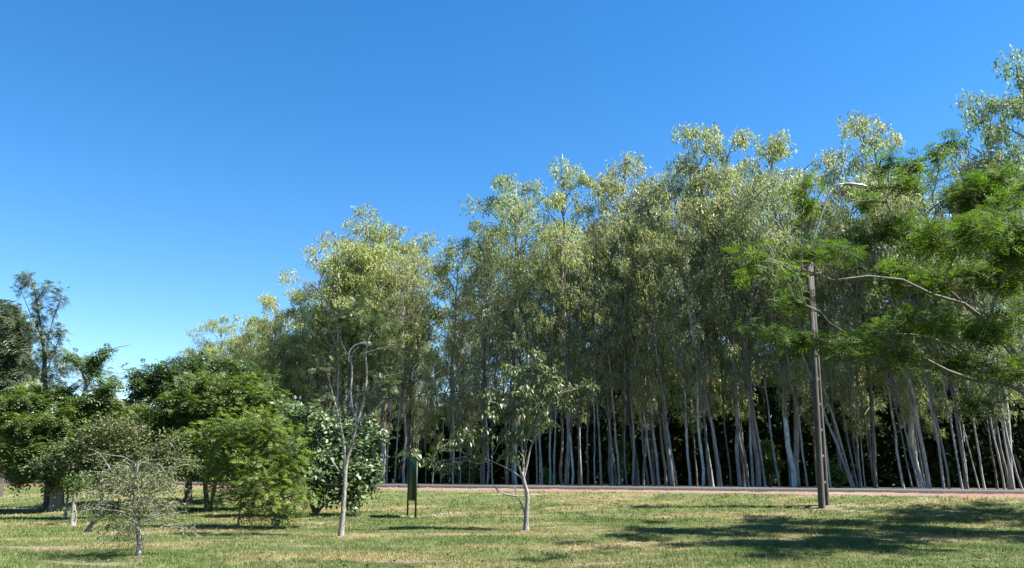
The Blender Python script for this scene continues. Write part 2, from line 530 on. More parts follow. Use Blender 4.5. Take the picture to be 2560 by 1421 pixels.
VAR = []
spec = [(.27, 2.6, 38, None), (.30, 2.4, 36, .45), (.34, 2.6, 33, None), (.38, 2.2, 30, None), (.42, 2.5, 30, .55),
        (.30, 2.9, 38, .40), (.42, 2.5, 30, None), (.38, 2.2, 32, None), (.36, 2.8, 34, .5), (.46, 2.7, 30, None),
        (.26, 2.6, 40, None), (.34, 2.8, 38, .5), (.22, 2.5, 42, None)]
for k, (cb, R, nc, fk) in enumerate(spec):
    VAR.append(euc_variant(100 + k, 20.0, cb, R, nc, 130 if k < 6 else 270 if k < 10 else 200, fk))

EUC = 'eucalyptus trees in the grove across the road'
TINTS = [(1, 1, 1), (1.12, 1.08, .88), (.85, .92, .92), (1.2, 1.17, .85), (.72, .82, .80), (1.05, 1.05, 1.12), (.95, 1.0, .95)]
erng = np.random.default_rng(11)
def euc(base, H, var, label, lean=0.0, leany=0.0, thick=1.0, wide=1.0, tint=None, group=EUC):
    tm, lm, cm, H0 = VAR[var]
    k = H / H0
    r = thing('eucalyptus_tree', label, 'tree', base - np.array([0, 0, .04]), group)
    r.rotation_euler = (math.radians(leany), math.radians(lean), 0)
    a = float(erng.uniform(0, 2 * math.pi))
    for nm, me, sx in (('trunk', tm, k * thick), ('limbs', lm, k * wide), ('crown', cm, k * wide)):
        c = obj(nm, me, r)
        c.rotation_euler = (0, 0, a)
        c.scale = (sx, sx, k)
        if nm == 'trunk':
            d_ = float(erng.uniform(.4, 1.1)) if 'pale' not in label else 1.35
            c.color = (d_, d_, d_, 1)
        if nm == 'limbs': c['kind'] = 'stuff'
        if nm == 'crown':
            c['kind'] = 'stuff'
            tn = tint or TINTS[erng.integers(len(TINTS))]
            c.color = (*tn, 1)
    return r

SKY = np.array([(300, 1010), (480, 900), (520, 850), (560, 790), (620, 800), (660, 790), (700, 740), (770, 728), (810, 745), (840, 640), (870, 560), (915, 530), (950, 590), (1000, 585), (1040, 575), (1080, 640), (1110, 645), (1140, 605), (1190, 640), (1200, 530), (1250, 440), (1290, 430), (1340, 470), (1380, 430), (1420, 425), (1460, 500), (1500, 440), (1560, 388), (1610, 410), (1650, 430), (1700, 400), (1745, 375), (1790, 330), (1830, 300), (1900, 330), (1950, 370), (2010, 378), (2060, 420), (2110, 400), (2150, 330), (2190, 300), (2240, 350), (2300, 390), (2400, 350), (2450, 250), (2540, 165), (2900, 150)], float)
def sky_y(px): return float(np.interp(px, SKY[:, 0], SKY[:, 1]))
def col_top(px, H, base):                      # pixel row/column of a tree top
    p = base + np.array([0, 0, H]) - np.array([0, 0, EYE])
    f = p[1] * CT + p[2] * ST; u = -p[1] * ST + p[2] * CT
    return 1280 + 1920 * p[0] / f, 710.5 - 1920 * u / f
def fit_height(base, topy):
    lo, hi = 3.0, 40.0
    for _ in range(30):
        mdl = (lo + hi) / 2
        if col_top(0, mdl, base)[1] > topy: lo = mdl
        else: hi = mdl
    return lo

# front row: (column of the trunk foot, lean to the right in degrees, thickness, look)
ORD = ['first', 'second', 'third', 'fourth', 'fifth', 'sixth', 'seventh', 'eighth', 'ninth', 'tenth', 'eleventh', 'twelfth', 'thirteenth', 'fourteenth', 'fifteenth', 'sixteenth', 'seventeenth', 'eighteenth', 'nineteenth', 'twentieth']
front = [(966, 0, 1.0, 'slim grey', 40), (986, 0, .9, 'thin grey', 60), (1010, -.3, 1.55, 'stout pale forked', 60),
         (1065, 0, .8, 'thin'), (1102, .3, .85, 'thin'), (1133, 0, 1.0, 'slim pale'), (1152, 0, .9, 'slim'), (1174, -.4, .9, 'slim'), (1209, 0, .8, 'thin'), (1218, .6, .9, 'slim'), (1270, -.5, .8, 'thin'), (1289, 0, 1.35, 'bright pale'),
         (1342, 0, .8, 'thin'), (1355, -.5, 1.3, 'sturdy grey'), (1375, -.5, 1.0, 'slim pale'), (1385, 0, .9, 'slim'), (1414, 0, 1.45, 'thick grey'), (1431, -.6, 1.25, 'bright pale'), (1447, .3, .8, 'thin'), (1470, -.8, .95, 'bright slender'), (1488, -.3, .8, 'thin'), (1503, -.5, 1.0, 'slim grey'), (1533, 0, .9, 'slim'), (1549, -2.0, 1.1, 'slightly leaning'), (1567, 0, .8, 'thin'), (1582, 0, .85, 'thin'),
         (1622, -2, 1.0, 'slim'), (1634, -7, .95, 'strongly leaning slim pale'), (1648, -3, 1.5, 'thick leaning'), (1676, -3, .9, 'slim leaning'), (1693, -5, .85, 'thin leaning'),
         (1726, -3, 1.3, 'sturdy leaning pale'), (1758, -2, 1.2, 'bright pale'), (1775, -3.2, 1.2, 'sturdy grey'), (1806, -5, .9, 'thin leaning'), (1827, -2.2, .7, 'very thin'), (1851, -.6, 1.6, 'thick grey'), (1873, -3, 1.0, 'slim'), (1882, -.4, .9, 'slim'), (1914, -5, .8, 'thin leaning'), (1949, -2, .8, 'thin'), (1975, -1.5, .7, 'very thin'), (1986, -1.5, 2.15, 'stoutest smooth pale'), (2019, -4, .75, 'thin leaning'),
         (2076, .5, .9, 'pale slim'), (2132, -15, .9, 'strongly slanting'), (2138, -10, 1.0, 'slanting'), (2145, -6, .8, 'thin slanting'), (2152, -1, .8, 'upright thin'), (2163, .5, .7, 'upright very thin'), (2259, -3, 1.2, 'sturdy pale'), (2280, -5, .9, 'slim leaning'), (2296, -5, .8, 'thin leaning'), (2323, -2.2, 1.75, 'stoutest grey'), (2359, -2.5, 1.0, 'slim'), (2372, -1.5, 1.0, 'slim grey'), (2405, -3.5, .9, 'thin leaning'), (2419, -2.5, .95, 'slim'), (2448, -6, .75, 'thin leaning'), (2461, -2.5, 1.0, 'slim pale'), (2511, -3, .9, 'slim'), (2534, -3.5, .95, 'slim leaning'), (2556, -8, .9, 'slanting')]
def front_label(i):
    px = front[i][0]; look = front[i][3]
    xs_ = [f[0] for f in front]
    if px < 1030:
        k = sum(1 for x in xs_ if px <= x < 1030) - 1
        return f'{look} eucalyptus, {ORD[k]} trunk from the green sign towards the round bush'
    if px < 1315:
        k = sum(1 for x in xs_ if 1030 < x <= px) - 1
        return f'{look} eucalyptus, {ORD[k]} front trunk from the green sign towards the young tree'
    if px < 1700:
        k = sum(1 for x in xs_ if 1315 < x <= px) - 1
        return f'{look} eucalyptus, {ORD[k]} front trunk from the young tree towards the concrete pole'
    if px < 2055:
        k = sum(1 for x in xs_ if px <= x < 2055) - 1
        return f'{look} eucalyptus, {ORD[k]} front trunk from the concrete pole towards the young tree'
    k = sum(1 for x in xs_ if 2055 < x <= px) - 1
    return f'{look} eucalyptus, {ORD[k]} trunk from the concrete pole towards the near feathery tree'
placed = []
for i, f in enumerate(front):
    px, lean, th, look = f[:4]
    s = -6.2 - 1.6 * erng.uniform()
    if 2120 < px < 2170: s = -7.0 - .2 * (i % 3)
    base = at_s(px, s)
    dy = f[4] if len(f) > 4 else erng.uniform(70, 240)
    tx = px - (px - 1280) * .09 + lean * 12
    H = fit_height(base, min(sky_y(tx) + dy, 850)) / math.cos(math.radians(lean))
    if th < .85: H *= .92
    euc(base, H, int(erng.integers(0, 6)), front_label(i), lean, erng.uniform(-1, 1), (.17 + .6 * th) * (.82 if px > 2055 else 1.0), erng.uniform(.85, 1.05))
    placed.append(base[:2])

# second row: trees whose crowns make the skyline (column and row of the top, width, tint, variant, label)
Yl = (1.4, 1.34, .98)  # brighter, yellower crown tint
second = [
 (520, 852, .9, Yl, 2, 'yellowish eucalyptus at the far low end of the grove behind the dark spreading tree'),
 (566, 786, 1.0, (1.1, 1.15, .95), 8, 'thin-topped eucalyptus with grey-green crown above the dark spreading tree'),
 (632, 800, .9, Yl, 7, 'bright yellow-green eucalyptus with narrow crown next to the pair of rounded tops'),
 (702, 735, 1.05, Yl, 0, 'rounded yellow-green eucalyptus crown, lower of the pair behind the feathery bush'),
 (768, 724, 1.0, Yl, 5, 'rounded yellow-green eucalyptus crown, taller of the pair by the deep notch in the skyline'),
 (852, 640, 1.0, (.9, .95, .95), 1, 'darker shouldered eucalyptus beside the tall peak above the thin forked tree'),
 (915, 528, 1.15, (1, 1, 1), 2, 'tall eucalyptus making the lone peak above the arched street lamp'),
 (1040, 574, 1.1, (1, 1.02, .95), 8, 'open-crowned eucalyptus with visible bare fork above the green sign'),
 (1140, 602, .85, (1.15, 1.12, .85), 3, 'short sunlit eucalyptus in the dip of the skyline past the green sign'),
 (1215, 540, 1.0, (.95, 1, 1), 4, 'eucalyptus with a branch reaching out over the skyline dip'),
 (1285, 424, 1.25, (.92, 1, .95), 9, 'broad greyish eucalyptus crown above the young drooping-leaved tree'),
 (1402, 421, 1.1, (1.15, 1.15, .85), 0, 'yellow-green domed eucalyptus crown just past the broad greyish one'),
 (1505, 450, .9, (.95, .95, .95), 6, 'shaded eucalyptus crown on the shoulder of the bushy brownish peak'),
 (1562, 386, 1.1, (1.08, 1.0, .95), 5, 'eucalyptus with bushy brownish-tipped peak and a dark forked trunk'),
 (1642, 424, .75, (1.0, 1.05, .9), 7, 'small pointed eucalyptus crown between two taller peaks'),
 (1745, 374, 1.0, (1, 1, 1), 3, 'eucalyptus crown stepping up to the open airy peak'),
 (1828, 298, 1.05, (1.08, 1.06, .92), 6, 'tall airy eucalyptus with open gaps in its peak, midway between young tree and pole'),
 (1915, 325, 1.0, (1.05, 1.05, .95), 9, 'airy eucalyptus crown sharing the open peak, on the pole side'),
 (2012, 376, 1.05, (1.05, 1.02, .95), 4, 'eucalyptus crown directly behind the lamp arm of the concrete pole'),
 (2100, 420, .9, (1, 1, .95), 7, 'eucalyptus crown behind the lamp head with sky gaps beside it'),
 (2190, 300, 1.0, (1.1, 1.08, 1.05), 6, 'pale pointed eucalyptus crown rising above the near feathery branches'),
 (2300, 400, 1.0, (1.1, 1.08, .95), 0, 'eucalyptus crown half hidden behind the near feathery branches'),
 (2400, 370, 1.0, (1.1, 1.08, .95), 2, 'eucalyptus crown in front of the tallest dark tree'),
 (2455, 245, .9, (.7, .82, .8), 8, 'dark eucalyptus crown forming the lower shoulder of the tallest tree'),
 (2545, 160, 1.15, (.72, .84, .8), 9, 'tallest dark grey-green eucalyptus reaching highest in the picture'),
]
for k, (tx, ty, wd, tint, var, lab) in enumerate(second):
    bx = tx + (tx - 1280) * (1215 - ty) / 7300
    s = -9.4 - 1.5 * ((k * 7) % 3) / 2
    base = at_s(bx, s)
    H = fit_height(base, ty + 6)
    euc(base, H, 6 + (k * 3 + var) % 4, lab, 0, 0, 1.0 + .15 * (k % 3), wd * 1.05 * min(1.25, 20 / H * .95 + .1), tint)
    placed.append(base[:2])

# far low end of the grove, trunks hidden by the nearer trees
for px in range(506, 960, 30):
    for s in (-6.6, -8.8):
        bx = px + erng.uniform(-12, 12)
        base = at_s(bx, s + erng.uniform(-.6, .6))
        H = fit_height(base, sky_y(bx - (bx - 1280) * .07) + erng.uniform(10, 140))
        euc(base, H, int(erng.integers(3, 10)), 'eucalyptus at the low far end of the grove with its trunk hidden by nearer greenery', erng.uniform(-1.5, 1.5), 0, .9, 1.25, [(1.4, 1.36, 1.0), (1.25, 1.24, .98), (1.45, 1.38, 1.05), (1.1, 1.12, 1.0)][int(erng.integers(0, 4))], group='eucalyptus trees at the low far end of the grove')
        placed.append(base[:2])
# deeper rows
placed = list(placed)
for r in range(4):
    s0 = -12.0 - 4.0 * r
    for tk in np.arange(-52, 24, 3.3):
        s = s0 + erng.uniform(-1.1, 1.1); ta = tk + erng.uniform(-1.0, 1.0)
        p = road_pt(s, ta)
        if p[1] < 20: continue
        base = np.array([p[0], p[1], float(gz(p[0], p[1]))])
        px, _ = col_top(0, .5, base)
        if px < 490 or px > 2660: continue
        if min((p[0] - q[0]) ** 2 + (p[1] - q[1]) ** 2 for q in placed) < 1.3 ** 2: continue
        placed.append(p)
        tx = px - (px - 1280) * .09
        H = fit_height(base, sky_y(tx) + erng.uniform(90, 300))
        H = min(max(H, 9), 24)
        euc(base, H, int(erng.integers(10, 13)), 'slim eucalyptus crowded in the shaded grove behind the front row', erng.uniform(-4, 1.5), erng.uniform(-2, 2), erng.uniform(.6, 1.1), erng.uniform(.85, 1.1), group='eucalyptus trees deep in the grove')

# undergrowth in the depth of the grove, its shade put into the leaf colour
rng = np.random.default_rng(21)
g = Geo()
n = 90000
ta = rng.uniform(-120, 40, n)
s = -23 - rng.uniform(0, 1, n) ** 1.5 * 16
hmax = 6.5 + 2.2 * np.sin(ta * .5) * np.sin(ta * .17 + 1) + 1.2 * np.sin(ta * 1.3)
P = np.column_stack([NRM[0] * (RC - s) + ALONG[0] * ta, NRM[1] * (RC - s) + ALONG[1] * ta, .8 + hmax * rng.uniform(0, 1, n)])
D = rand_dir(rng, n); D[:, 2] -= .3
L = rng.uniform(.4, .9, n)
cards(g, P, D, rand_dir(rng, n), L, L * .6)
tag(obj('undergrowth', g.mesh('undergrowth', M['shade_bush'])), 'undergrowth filling the depth of the grove, coloured dark for its shade', kind='stuff')
# far wood behind the grove, coloured dark as the shade seen between crowns
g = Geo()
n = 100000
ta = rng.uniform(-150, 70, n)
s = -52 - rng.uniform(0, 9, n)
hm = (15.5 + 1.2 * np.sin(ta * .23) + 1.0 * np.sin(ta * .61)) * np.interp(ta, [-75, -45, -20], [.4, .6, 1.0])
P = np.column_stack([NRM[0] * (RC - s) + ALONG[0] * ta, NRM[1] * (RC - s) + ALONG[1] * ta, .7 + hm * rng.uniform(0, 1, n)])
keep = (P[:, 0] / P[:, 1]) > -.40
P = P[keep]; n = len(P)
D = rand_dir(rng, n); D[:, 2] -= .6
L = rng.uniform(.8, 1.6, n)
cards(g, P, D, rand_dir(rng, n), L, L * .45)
tag(obj('distant_wood', g.mesh('distant_wood', M['shade_bush'])), 'dense wood closing the view behind the grove, coloured dark for shade', kind='stuff')

# ------------------------------------------------------------------ lobed trees
def lobe_tree(seed, base, starts, lobes, r0=.09, nsub=12, sub_len=.9, anchors=7, flat=.5, twig_sides=3, bow=.25, min_r=.006):
    """starts: world points limbs may leave from; lobes: (centre, radii). returns limb Geo, twig Geo, anchor points, directions (local)"""
    rng = np.random.default_rng(seed)
    gls, gt = [], Geo()
    AP, AD = [], []
    areas = np.array([r_[0] * r_[2] for _, r_ in lobes]); aref = np.percentile(areas, 65)
    for c, rad in lobes:
        n_sub = max(3, int(round(nsub * min(1.5, rad[0] * rad[2] / aref))))
        d = [np.linalg.norm((c - st) * np.array([1, 1, .7])) + (2.0 if st[2] > c[2] else 0) for st in starts]
        st = starts[int(np.argmin(d))]
        v = c - st; ln = np.linalg.norm(v)
        side = np.cross(v, rng.normal(size=3)); side = side / (np.linalg.norm(side) + 1e-6)
        limb = curve(st, c + rng.normal(0, .15, 3) * rad, side * ln * .1 + np.array([0, 0, bow * ln * .4]), 9)
        limb[1:-1] += rng.normal(0, .018 * ln, (7, 3))
        rr = r0 * (.5 + .12 * ln)
        gl = Geo(); tube(gl, limb - base, np.linspace(rr, max(rr * .25, .01), 9), 6, cap=False); gls.append(gl)
        for k in range(n_sub):
            b0 = limb[rng.integers(3, 9)]
            q = rand_dir(rng, 1)[0] * rng.uniform(.45, 1.0) ** .5
            e = c + q * rad
            sb = curve(b0, e, np.array([0, 0, .12 * np.linalg.norm(e - b0)]) + rng.normal(0, .05, 3) * np.linalg.norm(e - b0), 8)
            sb[1:-1] += rng.normal(0, .02, (6, 3)) * np.linalg.norm(e - b0)
            tube(gt, sb - base, np.linspace(max(rr * .28, min_r * 1.6), min_r, 8), twig_sides, cap=False)
            tan = unit(np.diff(sb, axis=0))
            for a in range(anchors):
                i = rng.integers(2, 7); u = rng.uniform()
                p = sb[i] * (1 - u) + sb[i + 1] * u
                off = rng.normal(0, .17, 3) * rad * np.array([1, 1, .8])
                out = unit(p - c)
                dd = tan[i] * .5 + out * .5 + rng.normal(0, .55, 3)
                dd[2] *= flat
                AP.append(p + off - base); AD.append(dd)
    return gls, gt, np.array(AP), unit(np.array(AD))

def lobes_px(Y, lst, fl=1.0):
    out = []
    for e in lst:
        px, py, rx, ry = e[:4]
        dyy = e[4] if len(e) > 4 else 0.0
        Yc = Y + dyy
        mm = mpp(Yc, py)
        out.append((pos(px, py, Yc), np.array([rx * mm, (rx * .85) * mm, ry * mm * fl])))
    return out
def pathpx(Y, lst):
    return np.array([pos(e[0], e[1], Y + (e[2] if len(e) > 2 else 0)) for e in lst])

def build_tree(name, label, cat, seed, base, stems, lobes, leafmat, barkmat, style='frond', size=.4, dens=1.0, r0=.09, nsub=12, anchors=7, k=7, flat=.5,
               droop=.3, group=None, starts_from=.45, twigmat=None, leaf_parts=0, w=.17, jitter=.1, crown_name='crown'):
    """stems: list of (path world pts, r_base, r_top)"""
    rng = np.random.default_rng(seed + 999)
    root = thing(name, label, cat, base, group)
    starts = []
    for j, (path, ra, rb) in enumerate(stems):
        gt = Geo()
        sp = smooth_path(path, 14)
        rr = np.linspace(ra, rb, 14); rr[0] *= 1.25
        tube(gt, sp - base, rr, 9, jit=.03, rng=rng)
        starts += [sp[q] for q in range(int(14 * starts_from), 14, 2)] + [sp[-1]]
        nm = 'trunk' if j == 0 else 'branch'
        obj(nm, gt.mesh(nm, barkmat, True), root)
    gl, gw, AP, AD = lobe_tree(seed, base, starts, lobes, r0, nsub, anchors=anchors, flat=flat)
    for q in gl:
        obj('branch', q.mesh('branch', barkmat, True), root)
    obj('twigs', gw.mesh('twigs', twigmat or barkmat), root)['kind'] = 'stuff'
    rep = max(1, int(round(dens)))
    AP = np.repeat(AP, rep, 0) + rng.normal(0, jitter, (len(AP) * rep, 3)); AD = unit(np.repeat(AD, rep, 0) + rng.normal(0, .45, (len(AD) * rep, 3)))
    gc = Geo()
    n = len(AP)
    L = size * rng.uniform(.65, 1.3, n)
    idx = np.argsort(np.linalg.norm(AP + base - np.array([0, 0, EYE]), axis=1))
    part = idx[:leaf_parts]; rest = idx[leaf_parts:]
    if style == 'frond':
        N = np.tile([0, 0, 1.0], (n, 1)) + rng.normal(0, .35, (n, 3))
        fronds(gc, AP[rest], AD[rest], N[rest], L[rest], k=k, droop=droop, w=w)
        if leaf_parts:
            protos = []
            for q in range(4):
                gp = Geo()
                fronds(gp, np.zeros((1, 3)), np.array([[1.0, 0, 0]]), np.array([[0, 0, 1.0]]), np.array([1.0]), k=k + 1, droop=.0 + .03 * q, w=w)
                protos.append(gp.mesh('frond', leafmat))
            for q, i_ in enumerate(part):
                d = AD[i_].copy(); d[2] -= droop; d = unit(d)
                S = unit(np.cross(N[i_], d)); N2 = np.cross(d, S)
                o = obj('frond', protos[q % 4], root)
                o.matrix_local = Matrix.Translation(Vector(AP[i_])) @ Matrix(np.column_stack([d, S, N2]).tolist()).to_4x4() @ Matrix.Scale(float(L[i_]), 4)
    else:
        D = AD.copy()
        if style == 'droop': D[:, 2] -= 1.1
        if style == 'broad': D[:, 2] -= .25
        D = unit(D)
        S = rand_dir(rng, n) if style != 'broad' else unit(np.cross(D, np.tile([0, 0, 1.0], (n, 1))) + rng.normal(0, .45, (n, 3)))
        W = {'droop': .36, 'broad': .62, 'small': .5}[style]
        cards(gc, AP[rest], D[rest], S[rest], L[rest], L[rest] * W, fold=.18)
        if leaf_parts:
            protos = []
            for q in range(3):
                gp = Geo()
                # leaf of six faces with a bent midrib
                xm = np.array([0, .3, .65, 1.0]); zm = -np.array([0, .02, .08, .2]) * (.5 + q * .6)
                wd = np.array([0, .46, .40, 0]) * W
                v = [[0, 0, 0]] + [[xm[j], sgn * wd[j], zm[j] + (.10 * W if sgn else 0)] for j in (1, 2) for sgn in (-1, 0, 1)] + [[1, 0, zm[3]]]
                gp.add(v, [[0, 2, 1], [0, 3, 2], [4, 5, 7], [5, 6, 7]], [[1, 2, 5, 4], [2, 3, 6, 5]])
                protos.append(gp.mesh('leaf', leafmat))
            for q, i_ in enumerate(part):
                d = D[i_]; sd_ = unit(S[i_] - d * np.dot(S[i_], d)); N2 = np.cross(d, sd_)
                if N2[2] < 0: N2 = -N2; sd_ = -sd_
                o = obj('leaf', protos[q % 3], root)
                o.matrix_local = Matrix.Translation(Vector(AP[i_])) @ Matrix(np.column_stack([d, sd_, N2]).tolist()).to_4x4() @ Matrix.Scale(float(L[i_]), 4)
    if gc.n:
        c = obj(crown_name, gc.mesh('crown', leafmat), root)
        c['kind'] = 'stuff'
    return root

# --- dark spreading tree (back)
B = at(470, 1262); Y = B[1]
build_tree('spreading_tree', 'dark green flat-topped spreading tree with a black trunk behind the feathery bush', 'tree', 31, B,
    [(pathpx(Y, [(470, 1262), (472, 1180), (478, 1090), (490, 1010)]), .17, .09), (pathpx(Y, [(474, 1130), (440, 1060), (420, 1000)]), .09, .05), (pathpx(Y, [(476, 1130), (540, 1060), (580, 1000)]), .09, .05)],
    lobes_px(Y, [(372, 935, 50, 38), (430, 920, 70, 30), (510, 908, 70, 34, 1), (570, 925, 75, 40), (640, 955, 60, 42), (470, 970, 90, 45), (390, 990, 65, 42), (560, 990, 90, 45, -1), (650, 1010, 60, 45), (460, 1040, 90, 45, 1), (350, 965, 36, 28, -.5), (560, 1060, 80, 45, 1), (520, 950, 80, 40, -1.5), (500, 1100, 80, 35, 2)], .62),
    M['frond_dark'], M['dark_bark'], 'frond', .42, dens=4, nsub=17, anchors=8, k=4, w=.46, droop=.35, flat=.4)

# --- mid feathery tree in front of it
B = at(520, 1277); Y = B[1]
build_tree('feathery_tree', 'mid green feathery tree with twin leaning dark trunks behind the bright bush', 'tree', 32, B,
    [(pathpx(Y, [(518, 1277), (512, 1200), (505, 1120), (510, 1060)]), .11, .05), (pathpx(Y, [(524, 1277), (533, 1235), (548, 1160), (580, 1080)]), .09, .04)],
    lobes_px(Y, [(430, 1010, 70, 36), (500, 985, 75, 36), (580, 990, 80, 40), (660, 1020, 60, 45), (450, 1070, 75, 40), (540, 1060, 80, 45), (620, 1075, 70, 45, -.5), (420, 1120, 60, 38), (500, 1130, 60, 40, .5), (385, 1040, 50, 32), (690, 1060, 40, 40), (660, 985, 60, 26, -.6), (705, 1030, 40, 24, -.5), (610, 960, 60, 22, -.4), (540, 955, 60, 20, -.5), (470, 1010, 60, 26, -1), (640, 1130, 60, 40), (470, 1165, 70, 30, -.5), (400, 1170, 50, 28), (560, 1150, 60, 40, -.5), (600, 1180, 50, 36, -.4), (350, 1120, 50, 34)], .62),
    M['frond_mid'], M['dark_bark'], 'frond', .42, dens=4, nsub=16, anchors=8, k=4, w=.40, droop=.3, flat=.45, twigmat=M['grey_bark'])

# --- bright feathery bush
B = at(690, 1322); Y = B[1]
build_tree('feathery_bush', 'bright yellow-green feathery bush reaching the ground beside the thin forked tree', 'bush', 33, B,
    [(pathpx(Y, [(690, 1322), (680, 1250), (660, 1180), (650, 1120)]), .05, .02), (pathpx(Y, [(690, 1322), (660, 1260), (620, 1200), (590, 1130)]), .04, .015), (pathpx(Y, [(693, 1322), (706, 1260), (712, 1180)]), .04, .015), (pathpx(Y, [(594, 1318), (600, 1270), (610, 1200)]), .03, .012)],
    lobes_px(Y, [(530, 1180, 30, 10), (762, 1145, 22, 9), (545, 1250, 26, 10), (768, 1235, 20, 10), (560, 1050, 40, 18), (525, 1130, 30, 16), (520, 1215, 24, 14), (500, 1080, 34, 18), (735, 1090, 26, 24), (640, 1050, 55, 30), (700, 1060, 36, 30), (580, 1070, 50, 30), (745, 1200, 22, 40), (735, 1270, 25, 26), (530, 1110, 30, 24), (640, 1090, 48, 36), (690, 1110, 42, 40), (590, 1110, 48, 32), (655, 1140, 55, 36, -.4), (700, 1170, 44, 45), (600, 1165, 50, 36, -.3), (560, 1190, 45, 30), (650, 1200, 60, 40, -.5), (705, 1230, 40, 42, -.3), (615, 1235, 60, 36, -.2), (660, 1255, 60, 30, -.4), (705, 1285, 34, 24), (565, 1225, 36, 22), (640, 1285, 40, 16), (540, 1150, 40, 30, .5), (725, 1150, 25, 30)]),
    M['frond_yellow'], M['grey_bark'], 'frond', .26, dens=2, nsub=14, anchors=8, k=4, w=.36, droop=.3, flat=.3, jitter=.15, r0=.035, starts_from=.25, leaf_parts=290, crown_name='foliage')

# --- round broad-leaved bush
B = at(790, 1288); Y = B[1]
build_tree('broad_leaved_bush', 'round bush with glossy broad leaves and low dark stems behind the thin forked tree', 'bush', 34, B,
    [(pathpx(Y, [(790, 1288), (775, 1250), (762, 1205), (765, 1150)]), .09, .04), (pathpx(Y, [(790, 1285), (800, 1250), (810, 1200), (830, 1120)]), .07, .03), (pathpx(Y, [(792, 1284), (815, 1258), (850, 1240), (880, 1210)]), .05, .02)],
    lobes_px(Y, [(745, 1050, 45, 40), (790, 1040, 50, 36), (840, 1075, 55, 40), (770, 1100, 60, 45), (850, 1130, 60, 45, -.6), (900, 1120, 45, 40), (800, 1165, 60, 45, -.8), (880, 1180, 60, 40, -.6), (920, 1165, 36, 30), (850, 1225, 60, 36, -.5), (895, 1225, 36, 30), (790, 1215, 45, 32), (885, 1262, 32, 24, -.6), (730, 1110, 45, 45), (740, 1170, 40, 40), (910, 1090, 36, 20), (948, 1085, 22, 8), (952, 1170, 20, 9), (940, 1212, 22, 8), (720, 1012, 32, 12), (690, 1060, 26, 16), (910, 1055, 26, 9), (700, 1210, 30, 16)]),
    M['broad_leaf'], M['dark_bark'], 'broad', .18, dens=5, nsub=14, anchors=7, flat=.8, r0=.05, leaf_parts=290, jitter=.13, crown_name='foliage')

# --- thin forked tree
B = at(852, 1341); Y = B[1]
tp = [(pathpx(Y, [(852, 1341), (856, 1300), (861, 1230), (863, 1185), (868, 1150), (884, 1095), (893, 1055)]), .075, .033),
      (pathpx(Y, [(863, 1185), (862, 1140), (858, 1100), (846, 1040), (832, 990), (829, 975)]), .05, .022),
      (pathpx(Y, [(893, 1058), (884, 1030), (877, 990), (880, 930), (878, 895), (885, 878), (897, 868)]), .042, .015),
      (pathpx(Y, [(893, 1058), (901, 1030), (912, 990), (917, 930), (914, 890), (921, 850), (930, 835)]), .045, .015),
      (pathpx(Y, [(897, 1055), (925, 1035), (955, 1005), (968, 985)]), .028, .01),
      (pathpx(Y, [(858, 1190), (835, 1160), (805, 1115), (796, 1108)]), .028, .01),
      (pathpx(Y, [(893, 1050), (890, 1020), (893, 985)]), .022, .008),
      (pathpx(Y, [(878, 895), (865, 880), (854, 855), (848, 835)]), .018, .007)]
build_tree('forked_tree', 'thin pale forked tree with a sparse flat feathery top in front of the grove', 'tree', 35, B, tp,
    lobes_px(Y, [(850, 800, 48, 14), (900, 790, 60, 18), (960, 812, 50, 18), (830, 822, 36, 12), (985, 870, 36, 16), (820, 920, 30, 10), (800, 890, 30, 10), (955, 940, 40, 14), (985, 960, 30, 12), (890, 760, 50, 14), (910, 985, 28, 12), (815, 990, 28, 14)]),
    M['frond_dull'], M['pale_bark'], 'frond', .26, dens=2, nsub=6, anchors=4, k=6, w=.24, droop=.2, flat=.2, r0=.022, starts_from=.75, leaf_parts=240, crown_name='foliage')

# --- young tree with drooping leaves
B = at(1315, 1327); Y = B[1]
tp = [(pathpx(Y, [(1315, 1327), (1316, 1290), (1319, 1250), (1316, 1225), (1310, 1205), (1306, 1180)]), .085, .05),
      (pathpx(Y, [(1313, 1285), (1303, 1260), (1292, 1240), (1286, 1215)]), .035, .014),
      (pathpx(Y, [(1293, 1241), (1270, 1238), (1250, 1230), (1233, 1212), (1229, 1170), (1229, 1140)]), .025, .01),
      (pathpx(Y, [(1308, 1200), (1296, 1160), (1284, 1120), (1280, 1080), (1300, 1000)]), .035, .014),
      (pathpx(Y, [(1308, 1198), (1308, 1150), (1305, 1090), (1320, 1000), (1335, 930)]), .04, .012),
      (pathpx(Y, [(1309, 1195), (1318, 1160), (1330, 1110), (1370, 1020), (1400, 960)]), .035, .012),
      (pathpx(Y, [(1306, 1195), (1290, 1185), (1270, 1172), (1220, 1150), (1150, 1130)]), .025, .01),
      (pathpx(Y, [(1170, 1140), (1120, 1150), (1070, 1155), (1040, 1140)]), .015, .006)]
